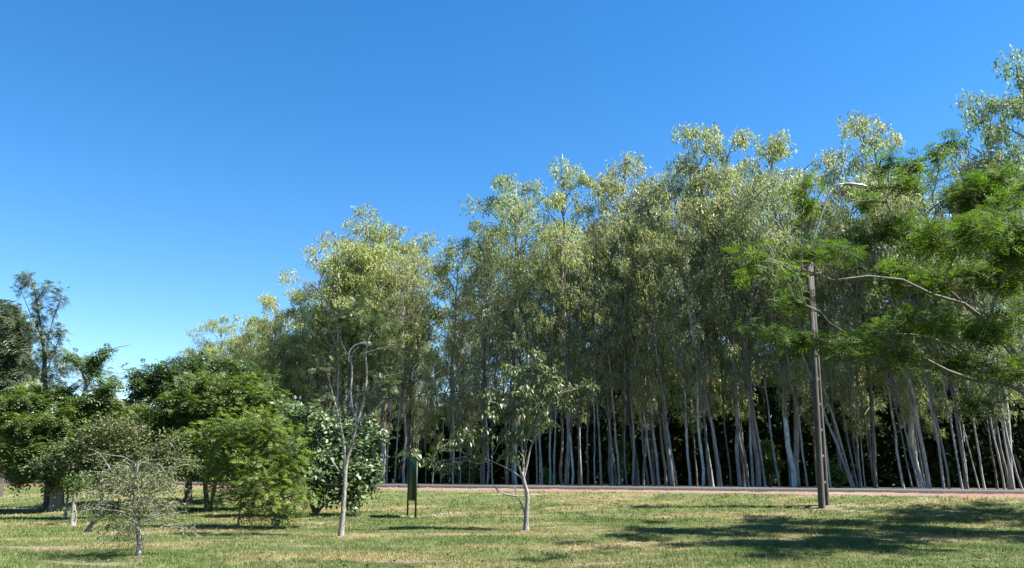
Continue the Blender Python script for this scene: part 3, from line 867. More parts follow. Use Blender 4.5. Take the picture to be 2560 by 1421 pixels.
build_tree('young_tree', 'young multi-stemmed tree with drooping leaves standing alone in the grass mid-field', 'tree', 36, B, tp,
    lobes_px(Y, [(1345, 890, 24, 20), (1330, 925, 45, 24), (1275, 915, 22, 24), (1390, 935, 38, 28), (1350, 965, 55, 28), (1300, 975, 45, 28), (1410, 985, 42, 28, .3), (1220, 1000, 26, 28), (1235, 1035, 36, 26), (1290, 1030, 45, 26), (1350, 1020, 50, 28), (1380, 1060, 30, 20), (1160, 1085, 42, 24), (1210, 1090, 40, 26), (1130, 1105, 36, 20), (1260, 1085, 40, 26), (1275, 1130, 30, 16), (1320, 1080, 36, 22), (1030, 1133, 18, 9), (1075, 1152, 20, 12), (1105, 1160, 24, 14), (1445, 1010, 18, 16), (1480, 965, 12, 18), (1190, 1145, 26, 16)]),
    M['droop_leaf'], M['pale_bark'], 'droop', .16, dens=7, nsub=6, anchors=5, flat=.6, r0=.018, starts_from=.7, leaf_parts=295, jitter=.08, crown_name='foliage', twigmat=M['grey_bark'])

# --- far left group
B = at(118, 1268); Y = B[1]
build_tree('tall_feathery_tree', 'tall sparse feathery tree with thin spires rising highest at the far end of the field', 'tree', 41, B,
    [(pathpx(Y, [(118, 1268), (122, 1180), (124, 1060), (112, 960), (108, 860), (96, 780), (85, 720), (68, 672)]), .15, .012),
     (pathpx(Y, [(122, 1000), (115, 920), (122, 840), (140, 780), (152, 735)]), .04, .01), (pathpx(Y, [(110, 900), (98, 830), (70, 770), (52, 725)]), .03, .01),
     (pathpx(Y, [(118, 930), (135, 880), (155, 830)]), .03, .01)],
    lobes_px(Y, [(65, 680, 11, 16), (78, 700, 16, 18), (92, 740, 20, 26), (56, 722, 16, 12), (150, 745, 16, 22), (142, 775, 14, 16), (95, 790, 26, 28), (112, 840, 36, 26), (80, 830, 20, 24), (150, 830, 16, 20), (110, 890, 40, 28), (140, 880, 26, 24), (120, 940, 45, 28), (90, 930, 36, 28), (170, 905, 22, 26), (115, 720, 14, 12), (190, 930, 28, 18), (240, 900, 20, 12), (165, 965, 34, 18), (220, 955, 34, 16), (262, 925, 22, 10)]),
    M['frond_grey'], M['dark_bark'], 'frond', .30, dens=2, nsub=9, anchors=6, k=6, w=.26, droop=.4, flat=.7, r0=.03, starts_from=.4)
B = at(20, 1262); Y = B[1] + 4
B = np.array([pos(-6, 1240, Y)[0], Y, float(gz(pos(-6, 1240, Y)[0], Y))])
build_tree('dense_tree', 'dense dark grey-green tree at the far edge beside the tall feathery spires', 'tree', 42, B,
    [(np.array([B, B + [.1, 0, 2.5], B + [.4, 0, 5.5], B + [.6, 0, 8.0]]), .2, .05)],
    lobes_px(Y, [(15, 790, 36, 28), (-20, 800, 40, 40), (45, 830, 30, 36), (10, 850, 50, 45), (-20, 900, 60, 50), (40, 900, 36, 50), (20, 960, 60, 45), (-30, 970, 50, 45), (60, 960, 30, 40), (20, 1030, 70, 40)]),
    M['frond_grey'], M['dark_bark'], 'frond', .5, dens=5, nsub=16, anchors=8, k=5, w=.34, droop=.55, flat=.6)
B = at(140, 1277); Y = B[1]
build_tree('spreading_tree', 'broad green feathery tree on a thick many-stemmed trunk nearest the field edge', 'tree', 43, B,
    [(pathpx(Y, [(136, 1277), (136, 1225), (128, 1160), (110, 1090), (90, 1010)]), .20, .06), (pathpx(Y, [(150, 1275), (152, 1215), (165, 1140), (190, 1050), (215, 960)]), .16, .05), (pathpx(Y, [(143, 1278), (143, 1200), (140, 1100), (150, 1000)]), .10, .05),
     (pathpx(Y, [(205, 1000), (235, 930), (262, 895), (285, 872), (330, 862)]), .04, .012)],
    lobes_px(Y, [(30, 1010, 60, 40), (90, 990, 60, 40), (140, 1000, 50, 26), (245, 925, 14, 8), (225, 905, 12, 8), (180, 895, 12, 8), (270, 885, 12, 6), (20, 1070, 60, 45), (90, 1060, 70, 45, -.6), (160, 1050, 70, 45, -.6), (220, 1010, 50, 40), (250, 1060, 50, 40), (60, 1130, 70, 45, -.8), (130, 1120, 70, 45, -1), (200, 1110, 65, 45, -.8), (90, 1180, 60, 30, -.6), (170, 1165, 60, 36, -.6), (20, 1150, 50, 36), (290, 960, 26, 14, -.3), (270, 1000, 45, 30), (290, 1035, 40, 30), (40, 1195, 30, 20), (245, 1130, 45, 40), (120, 1200, 50, 20, -.8), (210, 1170, 50, 36), (60, 1165, 50, 30, -1), (280, 1090, 45, 40), (300, 1150, 40, 34)], .66),
    M['frond_mid'], M['grey_bark'], 'frond', .42, dens=4, nsub=16, anchors=8, k=4, w=.40, droop=.35, flat=.45)
# bare reaching tip
# --- olive scrub behind the pale shrub
B = at(250, 1296); Y = B[1]
build_tree('scrub_bush', 'olive twiggy scrub bush standing just behind the pale bare shrub', 'bush', 44, B,
    [(pathpx(Y, [(250, 1296), (256, 1230), (240, 1170), (200, 1120)]), .05, .015), (pathpx(Y, [(252, 1296), (280, 1220), (320, 1160), (380, 1120)]), .05, .015), (pathpx(Y, [(250, 1296), (255, 1200), (265, 1110)]), .04, .015)],
    lobes_px(Y, [(130, 1130, 45, 26), (110, 1170, 36, 26), (260, 1060, 60, 26), (330, 1065, 50, 28), (440, 1100, 40, 28), (470, 1150, 30, 30), (180, 1110, 45, 26), (230, 1100, 50, 30), (290, 1095, 50, 32), (350, 1110, 50, 32), (410, 1130, 45, 32), (200, 1150, 45, 28), (280, 1150, 55, 34), (360, 1165, 55, 34), (430, 1180, 36, 30), (240, 1200, 45, 26), (330, 1215, 55, 30), (410, 1225, 40, 26), (160, 1190, 30, 18)]),
    M['frond_olive'], M['pale_bark'], 'small', .12, dens=6, nsub=14, anchors=7, flat=.8, r0=.03, starts_from=.4, jitter=.12)
# --- small stub tree
B = at(164, 1297); Y = B[1]
build_tree('sapling', 'small sapling with a white stem in front of the thick trunk at the far left', 'tree', 45, B,
    [(pathpx(Y, [(163, 1297), (165, 1270), (169, 1245), (176, 1215)]), .06, .03)],
    lobes_px(Y, [(180, 1205, 26, 16), (160, 1195, 24, 14), (200, 1215, 22, 14), (185, 1225, 18, 12)]),
    M['frond_bright'], M['pale_bark'], 'small', .12, dens=4, nsub=8, anchors=5, r0=.02)
B = at(182, 1315); Y = B[1]
build_tree('stump_tree', 'short rough grey trunk with few leaves between the white sapling and the leaning snag', 'tree', 46, B,
    [(pathpx(Y, [(180, 1315), (182, 1290), (184, 1265), (186, 1240), (188, 1215)]), .09, .04), (pathpx(Y, [(186, 1316), (190, 1290), (188, 1270)]), .04, .02)],
    lobes_px(Y, [(190, 1215, 22, 14), (205, 1200, 26, 14), (172, 1205, 18, 12)]),
    M['frond_mid'], M['grey_bark'], 'small', .12, dens=4, nsub=8, anchors=5, r0=.02)
# leaning dead snag
B = at(218, 1332); Y = B[1]
snag = thing('dead_snag', 'short black dead stump leaning over in the grass beside the pale shrub', 'stump', B)
g = Geo(); rng = np.random.default_rng(5)
tube(g, smooth_path(pathpx(Y, [(214, 1334), (222, 1322), (231, 1308), (238, 1298)]), 9) - B, np.linspace(.075, .055, 9), 8, jit=.1, rng=rng)
obj('trunk', g.mesh('trunk', M['charred'], True), snag)
g = Geo()
tube(g, smooth_path(pathpx(Y, [(224, 1320), (228, 1326), (231, 1332)]), 5) - B, [.04, .035, .03, .025, .015], 6)
tube(g, smooth_path(pathpx(Y, [(236, 1301), (240, 1290), (237, 1280)]), 5) - B, [.03, .02, .016, .012, .006], 5)
obj('branch', g.mesh('branch', M['charred'], True), snag)

# --- far bushes seen beyond the left trees
def ball_bush(name, label, px, Y, top_py, rx_px, mat, seed, size=.3, cat='bush', group=None, n=1600):
    x = pos(px, 1200, Y)[0]
    base = np.array([x, Y, float(gz(x, Y))])
    top = pos(px, top_py, Y)[2] - base[2]
    R = rx_px * mpp(Y)
    rng = np.random.default_rng(seed)
    r = thing(name, label, cat, base, group)
    gs, gc = Geo(), Geo()
    for a in np.linspace(0, 6.28, 6)[:-1]:
        e = np.array([R * .5 * math.cos(a), R * .5 * math.sin(a), top * .7])
        tube(gs, curve(np.array([.05 * math.cos(a), .05 * math.sin(a), -.05]), e, [0, 0, .1], 5), np.linspace(.04, .012, 5) * max(1, top / 2.5), 5)
    lob = rand_dir(rng, 16) * np.array([R * .7, R * .7, top * .33]) + np.array([0, 0, top * .56])
    lr = rng.uniform(.28, .5, 16) * min(R, top * .7)
    ci = rng.integers(0, 16, n)
    P = lob[ci] + rand_dir(rng, n) * (rng.uniform(.2, 1, n) ** .5 * lr[ci])[:, None]
    P[:, 2] = np.maximum(P[:, 2], .05)
    D = unit(P - lob[ci]) + rng.normal(0, .5, (n, 3)); D[:, 2] -= .3
    L = rng.uniform(.6, 1.3, n) * size
    cards(gc, P, D, rand_dir(rng, n), L, L * .5)
    obj('stem', gs.mesh('stem', M['dark_bark'], True), r)
    obj('foliage', gc.mesh('foliage', mat), r)['kind'] = 'stuff'
    return r
ball_bush('roadside_bush', 'grey-green bush beyond the far grass at the very edge of the field', 6, 46, 1050, 36, M['frond_grey'], 51, .3, n=2600)
ball_bush('roadside_bush', 'pale low bush in the gap between the edge bush and the thick trunk', 55, 60, 1165, 30, M['frond_olive'], 52, .3, n=1200)
ball_bush('roadside_tree', 'light green far tree between the broad feathery tree and the dark spreading tree', 300, 61, 1000, 62, M['frond_olive'], 53, .4, 'tree', n=4000)
ball_bush('roadside_bush', 'dark far bush seen under the spreading tree past its trunk', 400, 56, 1120, 75, M['frond_mid'], 54, .35, n=3000)
ball_bush('roadside_bush', 'dark far bush behind the broad feathery tree', 215, 60, 1120, 60, M['frond_dark'], 55, .35, n=2600)
ball_bush('roadside_bush', 'dark far bush behind the bright feathery bush', 610, 51.5, 1080, 80, M['frond_mid'], 56, .35, n=3000)
ball_bush('roadside_bush', 'dark far bush behind the round broad-leaved bush', 740, 51, 1090, 60, M['frond_dark'], 57, .35, n=2600)
ball_bush('grove_shrub', 'fresh green shrub between the slanting trunks just past the concrete pole', 2092, 43, 1142, 26, M['shrub_green'], 58, .22, n=700)
ball_bush('grove_shrub', 'low green shrub among the trunks past the young tree', 1368, 49, 1175, 22, M['shrub_green'], 59, .22, n=500)
ball_bush('grove_shrub', 'pale green shrub among the trunks just before the thick leaning pair', 1548, 49, 1090, 26, M['shrub_green'], 60, .22, n=600)
ball_bush('grove_shrub', 'olive shrub among thin trunks past the green sign', 1150, 51, 1150, 50, M['frond_olive'], 61, .22, n=900)
ball_bush('grove_shrub', 'dim green shrub among the trunks next to the stoutest pale trunk', 1925, 46, 1100, 30, M['frond_mid'], 62, .25, n=800)

# --- pale bare shrub in the foreground
B = at(345, 1391); Y = B[1]
rng = np.random.default_rng(61)
shrub = thing('pale_shrub', 'pale almost leafless shrub with arching twigs in the foreground grass', 'shrub', B)
g = Geo()
main = smooth_path(pathpx(Y, [(345, 1391), (349, 1350), (341, 1305), (338, 1255), (337, 1200), (340, 1160)]), 16)
tube(g, main - B, np.linspace(.062, .018, 16), 8, jit=.08, rng=rng)
obj('trunk', g.mesh('trunk', M['white_bark'], True), shrub)
gb, gt, gl = Geo(), Geo(), Geo()
fixed = [[(342, 1300), (322, 1288), (290, 1262), (255, 1248), (228, 1245)], [(345, 1312), (372, 1300), (405, 1288), (440, 1282), (468, 1279)], [(339, 1270), (310, 1225), (280, 1180), (250, 1135), (222, 1122)], [(338, 1230), (320, 1190), (300, 1170), (262, 1160)], [(338, 1220), (365, 1175), (395, 1160), (420, 1190)], [(338, 1250), (380, 1240), (420, 1232), (455, 1250)], [(348, 1345), (370, 1352), (392, 1345)], [(346, 1335), (322, 1325), (305, 1340)], [(340, 1190), (350, 1160), (372, 1150)]]
for f in fixed:
    yo = rng.normal(0, .25)
    pts = np.array([pos(a, b_, Y + yo * k / len(f)) for k, (a, b_) in enumerate(f)])
    tube(gb, smooth_path(pts, 10) - B, np.linspace(.013, .004, 10), 5, cap=False)
tw_pts = []
for k in range(80):
    a = rng.uniform(0, 2 * math.pi); i0 = rng.integers(3, 16)
    R = rng.uniform(.35, 1.25) if k % 4 else rng.uniform(1.0, 1.6)
    st = main[i0]
    e = st + np.array([R * math.cos(a), R * math.sin(a), rng.uniform(-.28, .32)])
    cv = curve(st, e, [0, 0, rng.uniform(.15, .5)], 9)
    cv[1:] += np.cumsum(rng.normal(0, .016, (8, 3)), 0)
    tube(gt, cv - B, np.linspace(.008, .0025, 9), 4, cap=False)
    tw_pts.append(cv)
    for j in range(3):
        b0 = cv[rng.integers(4, 8)]
        e2 = b0 + rng.normal(0, .14, 3) + np.array([.12 * math.cos(a), .12 * math.sin(a), -.06])
        c2 = curve(b0, e2, [0, 0, .06], 5)
        tube(gt, c2 - B, np.linspace(.005, .002, 5), 3, cap=False); tw_pts.append(c2)
obj('branches', gb.mesh('branches', M['white_bark'], True), shrub)['kind'] = 'stuff'
obj('twigs', gt.mesh('twigs', M['white_bark'], True), shrub)['kind'] = 'stuff'
tp_ = np.concatenate(tw_pts)
NL = 9000
P = tp_[rng.integers(0, len(tp_), NL)] + rng.normal(0, .05, (NL, 3))
cards(gl, P - B, rand_dir(rng, NL) - np.array([0, 0, .3]), rand_dir(rng, NL), rng.uniform(.03, .08, NL), rng.uniform(.012, .028, NL))
obj('foliage', gl.mesh('foliage', M['frond_olive']), shrub)['kind'] = 'stuff'

# --- near feathery tree reaching in from the right
TX, TY = 17.0, 21.5
B = np.array([TX, TY, float(gz(TX, TY))])
z0 = B[2]
near_lobes = [(1905, 640, 80, 18, -2), (1985, 635, 80, 18, -1.5), (2090, 630, 80, 18, -1), (2015, 458, 36, 9, -1), (2150, 505, 36, 9, 0), (2215, 395, 34, 22, -.5), (2310, 400, 36, 24, .5), (2350, 370, 24, 14, -.5), (2170, 600, 80, 34, -1), (2280, 560, 90, 40, 0), (2250, 470, 60, 26, 1), (2400, 480, 90, 50, -1), (2500, 430, 60, 30, 0), (2380, 580, 90, 50, -1.5), (2490, 560, 90, 60, -2), (2240, 690, 100, 40, -1.5), (2380, 690, 100, 50, 0), (2500, 690, 90, 60, 1), (1980, 760, 80, 22, -1), (1900, 830, 70, 22, -1), (1985, 855, 70, 22, .5), (2120, 870, 100, 32, 0), (2240, 820, 100, 40, 1), (2370, 800, 100, 45, -2), (2480, 820, 90, 50, 0), (2240, 900, 80, 30, -1), (2380, 910, 90, 30, 1), (2500, 930, 80, 40, -1), (2600, 600, 110, 80, 0), (2640, 780, 120, 70, 2), (2640, 450, 90, 40, 1), (2560, 500, 70, 30, -2), (2720, 650, 120, 90, 0), (2450, 1010, 60, 22, 0)] + [(2780 + (q * 83) % 420, 330 + (q * 127) % 640, 120, 60, ((q * 5) % 9 - 4) * .6) for q in range(16)]
tr = smooth_path(np.array([B, B + [-.1, .1, 1.2], B + [-.4, 0, 2.4], B + [-.7, -.1, 3.6], B + [-.9, 0, 5.0], B + [-.8, .2, 6.6]]), 14)
limb_px = [[(2640, 1030, 0), (2560, 985, 0), (2470, 930, -.3), (2400, 880, -.5), (2330, 845, -.6), (2230, 835, -.8), (2120, 850, -1)],
           [(2660, 1010, 0), (2560, 920, .3), (2480, 830, .4), (2400, 750, .4), (2330, 690, 0), (2270, 640, -.3), (2215, 500, -.3)],
           [(2640, 1000, -.5), (2520, 860, -1), (2430, 770, -1.4), (2340, 740, -1.5), (2220, 690, -1.6), (2060, 700, -1.5), (1960, 650, -1.6), (1850, 668, -1.6)],
           [(2650, 980, .5), (2600, 850, .8), (2560, 720, 1), (2540, 600, 1), (2520, 470, 1)],
           [(2660, 990, 1), (2500, 960, 1.2), (2400, 940, 1.2), (2280, 880, 1.2), (2130, 800, .8), (1985, 770, .2)],
           [(2640, 990, 0), (2600, 800, 0), (2530, 640, -.5), (2430, 570, -.8), (2330, 555, -1)],
           [(2215, 505, -.3), (2150, 503, -.5), (2090, 490, -.8), (2010, 470, -1)]]
stems = [(tr, .26, .10)]
for k, l in enumerate(limb_px):
    p = np.array([pos(a, b_, TY + c_) for a, b_, c_ in l])
    if k < 6: p = np.vstack([tr[6 + (k % 3)], p])
    stems.append((p, (.065 if k < 6 else .022), (.012 if k < 6 else .006)))
build_tree('feathery_tree', 'near feathery bright green tree whose pale branches reach in from beyond the frame edge', 'tree', 71, B, stems,
    lobes_px(TY, [(a, b_, c * .95, d * .62, (e * 1.7 + ((i_ * 5) % 7 - 3) * .95)) for i_, (a, b_, c, d, e) in enumerate(near_lobes)]), M['frond_bright'], M['limb_bark'], 'frond', .35, dens=4, nsub=17, anchors=7, k=5, w=.30, droop=.22, flat=.22, r0=.018, starts_from=.25, leaf_parts=295, jitter=.12, crown_name='foliage')

# ------------------------------------------------------------------ concrete lamp pole
PB = at(2055, 1272)
wv = np.array([.6, .8, 0]); pv = np.array([.8, -.6, 0])
HP = pos(2024, 612, PB[1])[2] - PB[2]
pole = thing('lamp_pole', 'tall two-legged concrete pole with a slanting steel lamp arm at the top', 'lamp pole', PB)
R3 = np.column_stack([pv, wv, [0, 0, 1]])
def chord(off0, off1, p0, w0, p1, w1):
    g = Geo()
    v = []
    for zc, off, pp, ww in ((-.2, off0, p0, w0), (HP * .5, (off0 + off1) / 2, (p0 + p1) / 2, (w0 + w1) / 2), (HP, off1, p1, w1)):
        for sp, sw in ((-1, -1), (1, -1), (1, 1), (-1, 1)):
            v.append(pv * sp * pp / 2 + wv * (off + sw * ww / 2) + np.array([.42 * zc / HP, 0, zc]))
    q = [[l * 4 + a, l * 4 + (a + 1) % 4, l * 4 + 4 + (a + 1) % 4, l * 4 + 4 + a] for l in (0, 1) for a in range(4)] + [[8, 9, 10, 11]]
    g.add(v, q)
    return g.mesh('chord', M['concrete'])
obj('chord', chord(0, .0, .19, .24, .13, .15), pole)
obj('chord', chord(.62, .24, .18, .16, .12, .14), pole)
for zc in (.9, 1.85, 2.8, 3.75, 4.7, 5.65, 6.6, 7.5, 8.4):
    f = zc / HP; lo = .13 - .05 * f; hi = .62 - .38 * f - .08
    if hi <= lo: continue
    g = Geo(); box(g, wv * (lo + hi) / 2 + np.array([.42 * f, 0, zc]), .12 - .03 * f, hi - lo, .12, R3)
    obj('rung', g.mesh('rung', M['concrete']), pole)
# arm and head
armpts = smooth_path(np.array([pos(2026, 620, PB[1]), pos(2038, 584, PB[1]), pos(2053, 540, PB[1]), pos(2068, 495, PB[1]), pos(2074, 478, PB[1]), pos(2084, 464, PB[1]), pos(2112, 460, PB[1])]), 18)
g = Geo(); tube(g, armpts - PB, .034, 8)
obj('lamp_arm', g.mesh('lamp_arm', M['galv'], True), pole)
def lamp_head(a, b_, parent, org, sc=1.0, mat='lamp_body'):
    d = unit(b_ - a); sd_ = unit(np.cross(d, [0, 0, 1])); up = np.cross(sd_, d)
    Rm = np.column_stack([d, sd_, up]); ln = np.linalg.norm(b_ - a)
    g = Geo()
    xs_ = np.array([0, .15, .4, .75, 1.0]) * ln; ws = np.array([.05, .10, .15, .15, .07]) * sc; ht = np.array([.05, .09, .12, .11, .05]) * sc
    v = []
    for x, w_, h_ in zip(xs_, ws, ht):
        for an in np.linspace(0, 2 * math.pi, 10, endpoint=False):
            v.append(np.array([x, w_ * math.cos(an), h_ * max(math.sin(an), -.35)]))
    v = np.array(v) @ Rm.T + a - org
    q = [[l * 10 + k, l * 10 + (k + 1) % 10, l * 10 + 10 + (k + 1) % 10, l * 10 + 10 + k] for l in range(4) for k in range(10)]
    g.add(v, q)
    g.add(v[:10].mean(0)[None].repeat(1, 0), np.zeros((0, 3), int))
    h = obj('lamp_head', g.mesh('lamp_head', M[mat], True), parent)
    g = Geo(); box(g, a - org + d * ln * .62 - up * .05 * sc, ln * .5, .17 * sc, .04 * sc, Rm)
    obj('lens', g.mesh('lens', M['lens']), h)
lamp_head(pos(2110, 460, PB[1]), pos(2168, 467, PB[1]), pole, PB, .75)
# cross arm with insulators
zc = pos(2025, 690, PB[1])[2] - PB[2]
g = Geo(); box(g, np.array([.42 * zc / HP, 0, zc]) - wv * .12, .9, .07, .08, R3)
obj('crossarm', g.mesh('crossarm', M['concrete']), pole)
ins = []
for q in (-.38, .38):
    g = Geo(); c0 = pv * q - wv * .12 + np.array([.42 * zc / HP, 0, zc + .04])
    tube(g, [c0, c0 + [0, 0, .04], c0 + [0, 0, .08], c0 + [0, 0, .12], c0 + [0, 0, .15]], [.015, .04, .03, .04, .02], 8)
    obj('insulator', g.mesh('insulator', M['porcelain'], True), pole)
    ins.append(PB + c0 + [0, 0, .12])

# far street lamp
base = at_s(872, -5.3)
fl = thing('street_lamp', 'far steel street lamp with an arched arm and white head above the thin forked tree', 'street lamp', base)
FY = base[1]
g = Geo(); top = pos(871, 905, FY)
tube(g, np.array([base - [0, 0, .1], (base + top) / 2, top]) - base, [.11, .09, .07], 10)
obj('post', g.mesh('post', M['concrete'], True), fl)
g = Geo(); tube(g, smooth_path(np.array([pos(872, 906, FY), pos(873, 882, FY), pos(882, 868, FY), pos(895, 860, FY), pos(908, 858, FY)]), 10) - base, .045, 8)
obj('lamp_arm', g.mesh('lamp_arm', M['enamel'], True), fl)
lamp_head(pos(905, 858, FY), pos(932, 863, FY), fl, base, 1.5, 'enamel')

# cables between the two poles
for k, (p0, lab) in enumerate(zip(ins, ('upper black cable sagging from the concrete pole through the grove crowns', 'lower black cable sagging from the concrete pole through the grove crowns'))):
    e = pos(872, 985 + 12 * k, FY)
    n = 30; t_ = np.linspace(0, 1, n)[:, None]
    pts = p0 * (1 - t_) + e * t_
    pts[:, 2] -= (.5 + .9 * k) * 4 * t_[:, 0] * (1 - t_[:, 0])
    g = Geo(); tube(g, pts - p0, .02, 5)
    tag(obj('overhead_cable', g.mesh('overhead_cable', M['cable'], True), None, p0), lab, 'cable', 'cables strung from the concrete pole')

# ------------------------------------------------------------------ green sign
sl = at(1018.5, 1291); sr = at(1038.5, 1297.5)
sr[1] = sl[1] - 1.0; sr[0] = pos(1038.5, 1297, sr[1])[0]; sr[2] = float(gz(sr[0], sr[1]))
sign = thing('sign_board', 'narrow dark green sign board on two thin legs standing in the grass', 'sign', sl)
ex = unit(np.array([*(sr - sl)[:2], 0])); ez = np.array([0, 0, 1.0]); en = np.cross(ex, ez)
Rs = np.column_stack([ex, en, ez])
wd = np.linalg.norm((sr - sl)[:2])
ztop = pos(1018, 1140, sl[1])[2] - sl[2]; zbot = pos(1018, 1249, sl[1])[2] - sl[2]
g = Geo(); box(g, ex * wd / 2 + ez * (ztop + zbot) / 2, wd - .05, .03, ztop - zbot - .06, Rs)
obj('panel', g.mesh('panel', M['sign_green']), sign)
for x in (0, wd):
    g = Geo(); box(g, ex * x + ez * (ztop / 2 - .15), .05, .055, ztop + .3, Rs)
    obj('leg', g.mesh('leg', M['sign_frame']), sign)
for z in (zbot, ztop):
    g = Geo(); box(g, ex * wd / 2 + ez * z, wd - .052, .05, .05, Rs)
    obj('rail', g.mesh('rail', M['sign_frame']), sign)

# ------------------------------------------------------------------ rubble, stones, grass
def stones(name, label, pts, sizes, mat, seed):
    rng = np.random.default_rng(seed)
    g = Geo()
    ico = np.array([[0, 0, 1], [.9, 0, .3], [.28, .85, .3], [-.72, .52, .3], [-.72, -.52, .3], [.28, -.85, .3], [0, 0, -.6]])
    fc = [[0, 1, 2], [0, 2, 3], [0, 3, 4], [0, 4, 5], [0, 5, 1], [6, 2, 1], [6, 3, 2], [6, 4, 3], [6, 5, 4], [6, 1, 5]]
    for p, s_ in zip(pts, sizes):
        a = rng.uniform(0, 6.28); c_, s2 = math.cos(a), math.sin(a)
        v = ico * rng.uniform(.7, 1.3, (7, 1)) * np.array([1, .8, .55]) * s_
        v = v @ np.array([[c_, -s2, 0], [s2, c_, 0], [0, 0, 1]]).T
        g.add(v + p, fc)
    tag(obj(name, g.mesh(name, mat)), label, kind='stuff')
rng = np.random.default_rng(81)
mid = (sl + sr) / 2
n = 80
P = []
for k in range(n):
    u = rng.uniform(-.6, 1.5) ; x = mid[0] + u * 1.0; y = mid[1] + .15 + .55 * max(u, 0) + rng.normal(0, .13 if u < .5 else .09)
    P.append([x, y, float(gz(x, y)) + .008])
stones('white_rubble', 'white rubble scattered round the foot of the green sign', np.array(P), rng.uniform(.015, .06, n), M['white_stone'], 82)
P = []
for k in range(900):
    ta = rng.uniform(-35, 30); s = rng.uniform(.1, 3.2); p = road_pt(s, ta)
    P.append([*p, float(gz(*p)) + .03])
stones('verge_gravel', 'loose gravel along the dirt strip by the road', np.array(P), rng.uniform(.01, .045, 900), M['stone'], 83)

def bare_patch(name, label, px, py, rx, ry, seed, mat):
    rng = np.random.default_rng(seed)
    c = at(px, py); mm = mpp(c[1])
    g = Geo(); n = 36
    a = np.linspace(0, 2 * math.pi, n, endpoint=False)
    R = 1 + .22 * np.sin(3 * a + seed) + .14 * np.sin(7 * a) + .10 * rng.normal(size=n)
    x = c[0] + rx * mm * R * np.cos(a); y = c[1] + ry * R * np.sin(a)
    x2 = c[0] + .5 * (x - c[0]); y2 = c[1] + .5 * (y - c[1])
    v = np.vstack([np.column_stack([x, y, gz(x, y) + .004]), np.column_stack([x2, y2, gz(x2, y2) + .015]), [[c[0], c[1], float(gz(c[0], c[1])) + .016]]])
    i = np.arange(n); j = (i + 1) % n
    g.add(v, np.column_stack([i, j, n + j, n + i]), np.column_stack([n + i, n + j, np.full(n, 2 * n)]))
    tag(obj(name, g.mesh(name, mat, True)), label, kind='structure')
M['sand'] = plain('pale_bare_soil', [(.3, (.085, .062, .042)), (.7, (.16, .128, .092))], 5.0, .95, .8, .1)
PATCH = [(470, 1321, 75, .40, 'pale bare soil patch at the foot of the feathery bush'), (790, 1308, 65, .35, 'pinkish bare soil patch beside the thin forked tree'),
         (110, 1372, 110, .45, 'straw coloured bare patch in the near grass below the thick trunk'), (560, 1352, 70, .22, 'narrow bare streak in the grass in front of the feathery bush'),
         (240, 1412, 120, .25, 'bare earth patch at the near grass edge beside the pale shrub'), (1010, 1406, 110, .22, 'bare earth streak at the near grass edge below the green sign'),
         (1500, 1410, 90, .16, 'small bare streak at the near grass edge below the tree shade'), (1317, 1329, 20, .22, 'ring of bare soil round the foot of the young tree'),
         (853, 1343, 22, .22, 'ring of bare soil round the foot of the thin forked tree'), (346, 1393, 24, .18, 'ring of bare soil round the foot of the pale shrub'),
         (2060, 1272, 40, .5, 'worn bare soil round the foot of the concrete pole'), (1290, 1292, 60, .3, 'dry bare streak on the bank behind the young tree')]
PW = []
for k, (px, py, rx, ry, lab) in enumerate(PATCH):
    bare_patch('bare_soil', lab, px, py, rx, ry, k + 1, M['sand'])
    c = at(px, py); PW.append((c[0], c[1], rx * mpp(c[1]), ry))
rng = np.random.default_rng(91)
g = Geo()
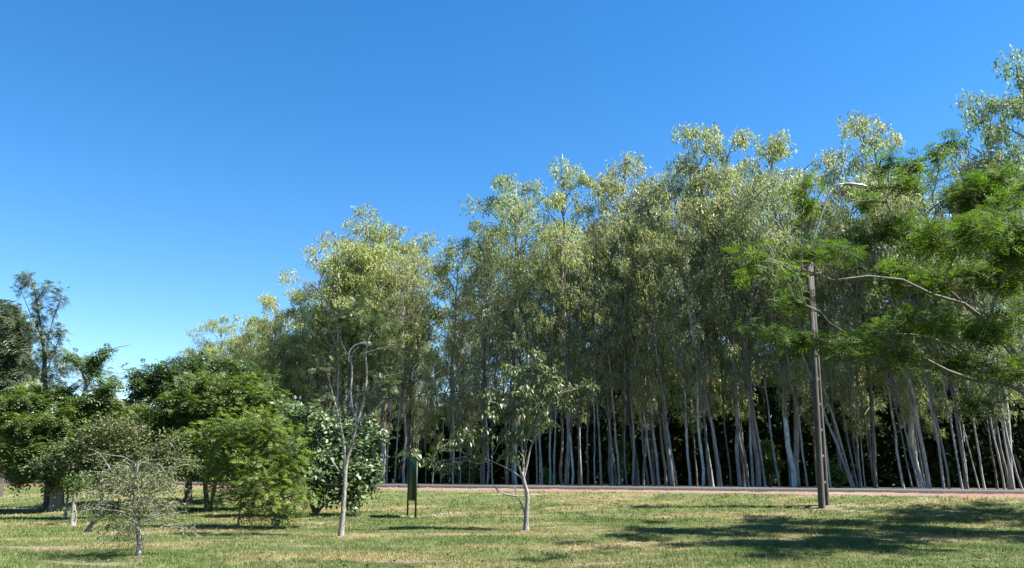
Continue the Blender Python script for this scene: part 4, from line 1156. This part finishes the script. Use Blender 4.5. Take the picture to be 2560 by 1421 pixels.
def blades(n, rlo, rhi, hlo, hhi, wlo, whi, power=1.0, lean=.55):
    th = rng.uniform(-.66, .66, n); u = rng.uniform(0, 1, n)
    r = rlo * (rhi / rlo) ** (u ** power)
    x = r * np.sin(th); y = r * np.cos(th)
    s = s_of(x, y)
    # tufts: pull towards random centres
    keep = s > 3.3 + .5 * rng.normal(size=n)
    cl = .5 + .5 * np.sin(x * 5.1 + 2 * np.sin(y * 3.7)) * np.sin(y * 4.3 + 2 * np.sin(x * 2.9))
    keep &= rng.uniform(0, 1, n) < .35 + .65 * cl
    for cx, cy, ax, ay in PW:
        q = ((x - cx) / ax) ** 2 + ((y - cy) / ay) ** 2
        keep &= rng.uniform(0, 1, n) > np.where(q < 1.5, .80 - .5 * q, 0)
    x, y, r = x[keep], y[keep], r[keep]; m_ = len(x)
    P = np.column_stack([x, y, gz(x, y) - .005])
    D = rng.normal(0, lean, (m_, 3)); D[:, 2] = 1
    h = rng.uniform(hlo, hhi, m_) * (.7 + .6 * cl[keep])
    w_ = rng.uniform(wlo, whi, m_) * np.maximum(1, r / 22)
    S = rand_dir(rng, m_) * np.array([1, 1, .1])
    D = unit(D); S = unit(S - D * (S * D).sum(-1, keepdims=True))
    v = np.stack([P - S * w_[:, None] / 2, P + S * w_[:, None] / 2, P + D * h[:, None]], 1).reshape(-1, 3)
    i = np.arange(m_)[:, None] * 3
    g.add(v, i + np.array([[0, 1, 2]]))
blades(520000, 10.5, 34, .03, .085, .008, .016, 1.0)
blades(160000, 26, 75, .05, .10, .015, .03, 1.0)
blades(14000, 10.5, 26, .12, .22, .004, .008, 1.0, .3)
gl_ = Geo(); n = 3000
th = rng.uniform(-.66, .66, n); r = 10.5 * (40 / 10.5) ** rng.uniform(0, 1, n)
x = r * np.sin(th); y = r * np.cos(th); kp = s_of(x, y) > 3.5; x, y = x[kp], y[kp]
cards(gl_, np.column_stack([x, y, gz(x, y) + rng.uniform(.02, .06, len(x))]), rand_dir(rng, len(x)) * np.array([1, 1, .3]), rand_dir(rng, len(x)) + np.array([0, 0, .01]), rng.uniform(.04, .11, len(x)), rng.uniform(.02, .045, len(x)))
M['dry_leaf'] = leaf_mat('dry_leaf', [(0, (.05, .033, .02)), (.5, (.10, .072, .043)), (1, (.20, .16, .11))], trans=.1, rough=.8, spec=.1)
tag(obj('leaf_litter', gl_.mesh('leaf_litter', M['dry_leaf'])), 'dry fallen leaves scattered over the grass', kind='stuff')
gr = tag(obj('grass', g.mesh('grass', M['blade'])), 'short patchy grass with straw coloured tufts', kind='stuff')
print('tris', sum(len(o.data.loop_triangles) if o.data.loop_triangles else len(o.data.polygons) for o in bpy.data.objects if o.type == 'MESH'), 'unique', sum(len(m_.polygons) for m_ in bpy.data.meshes))
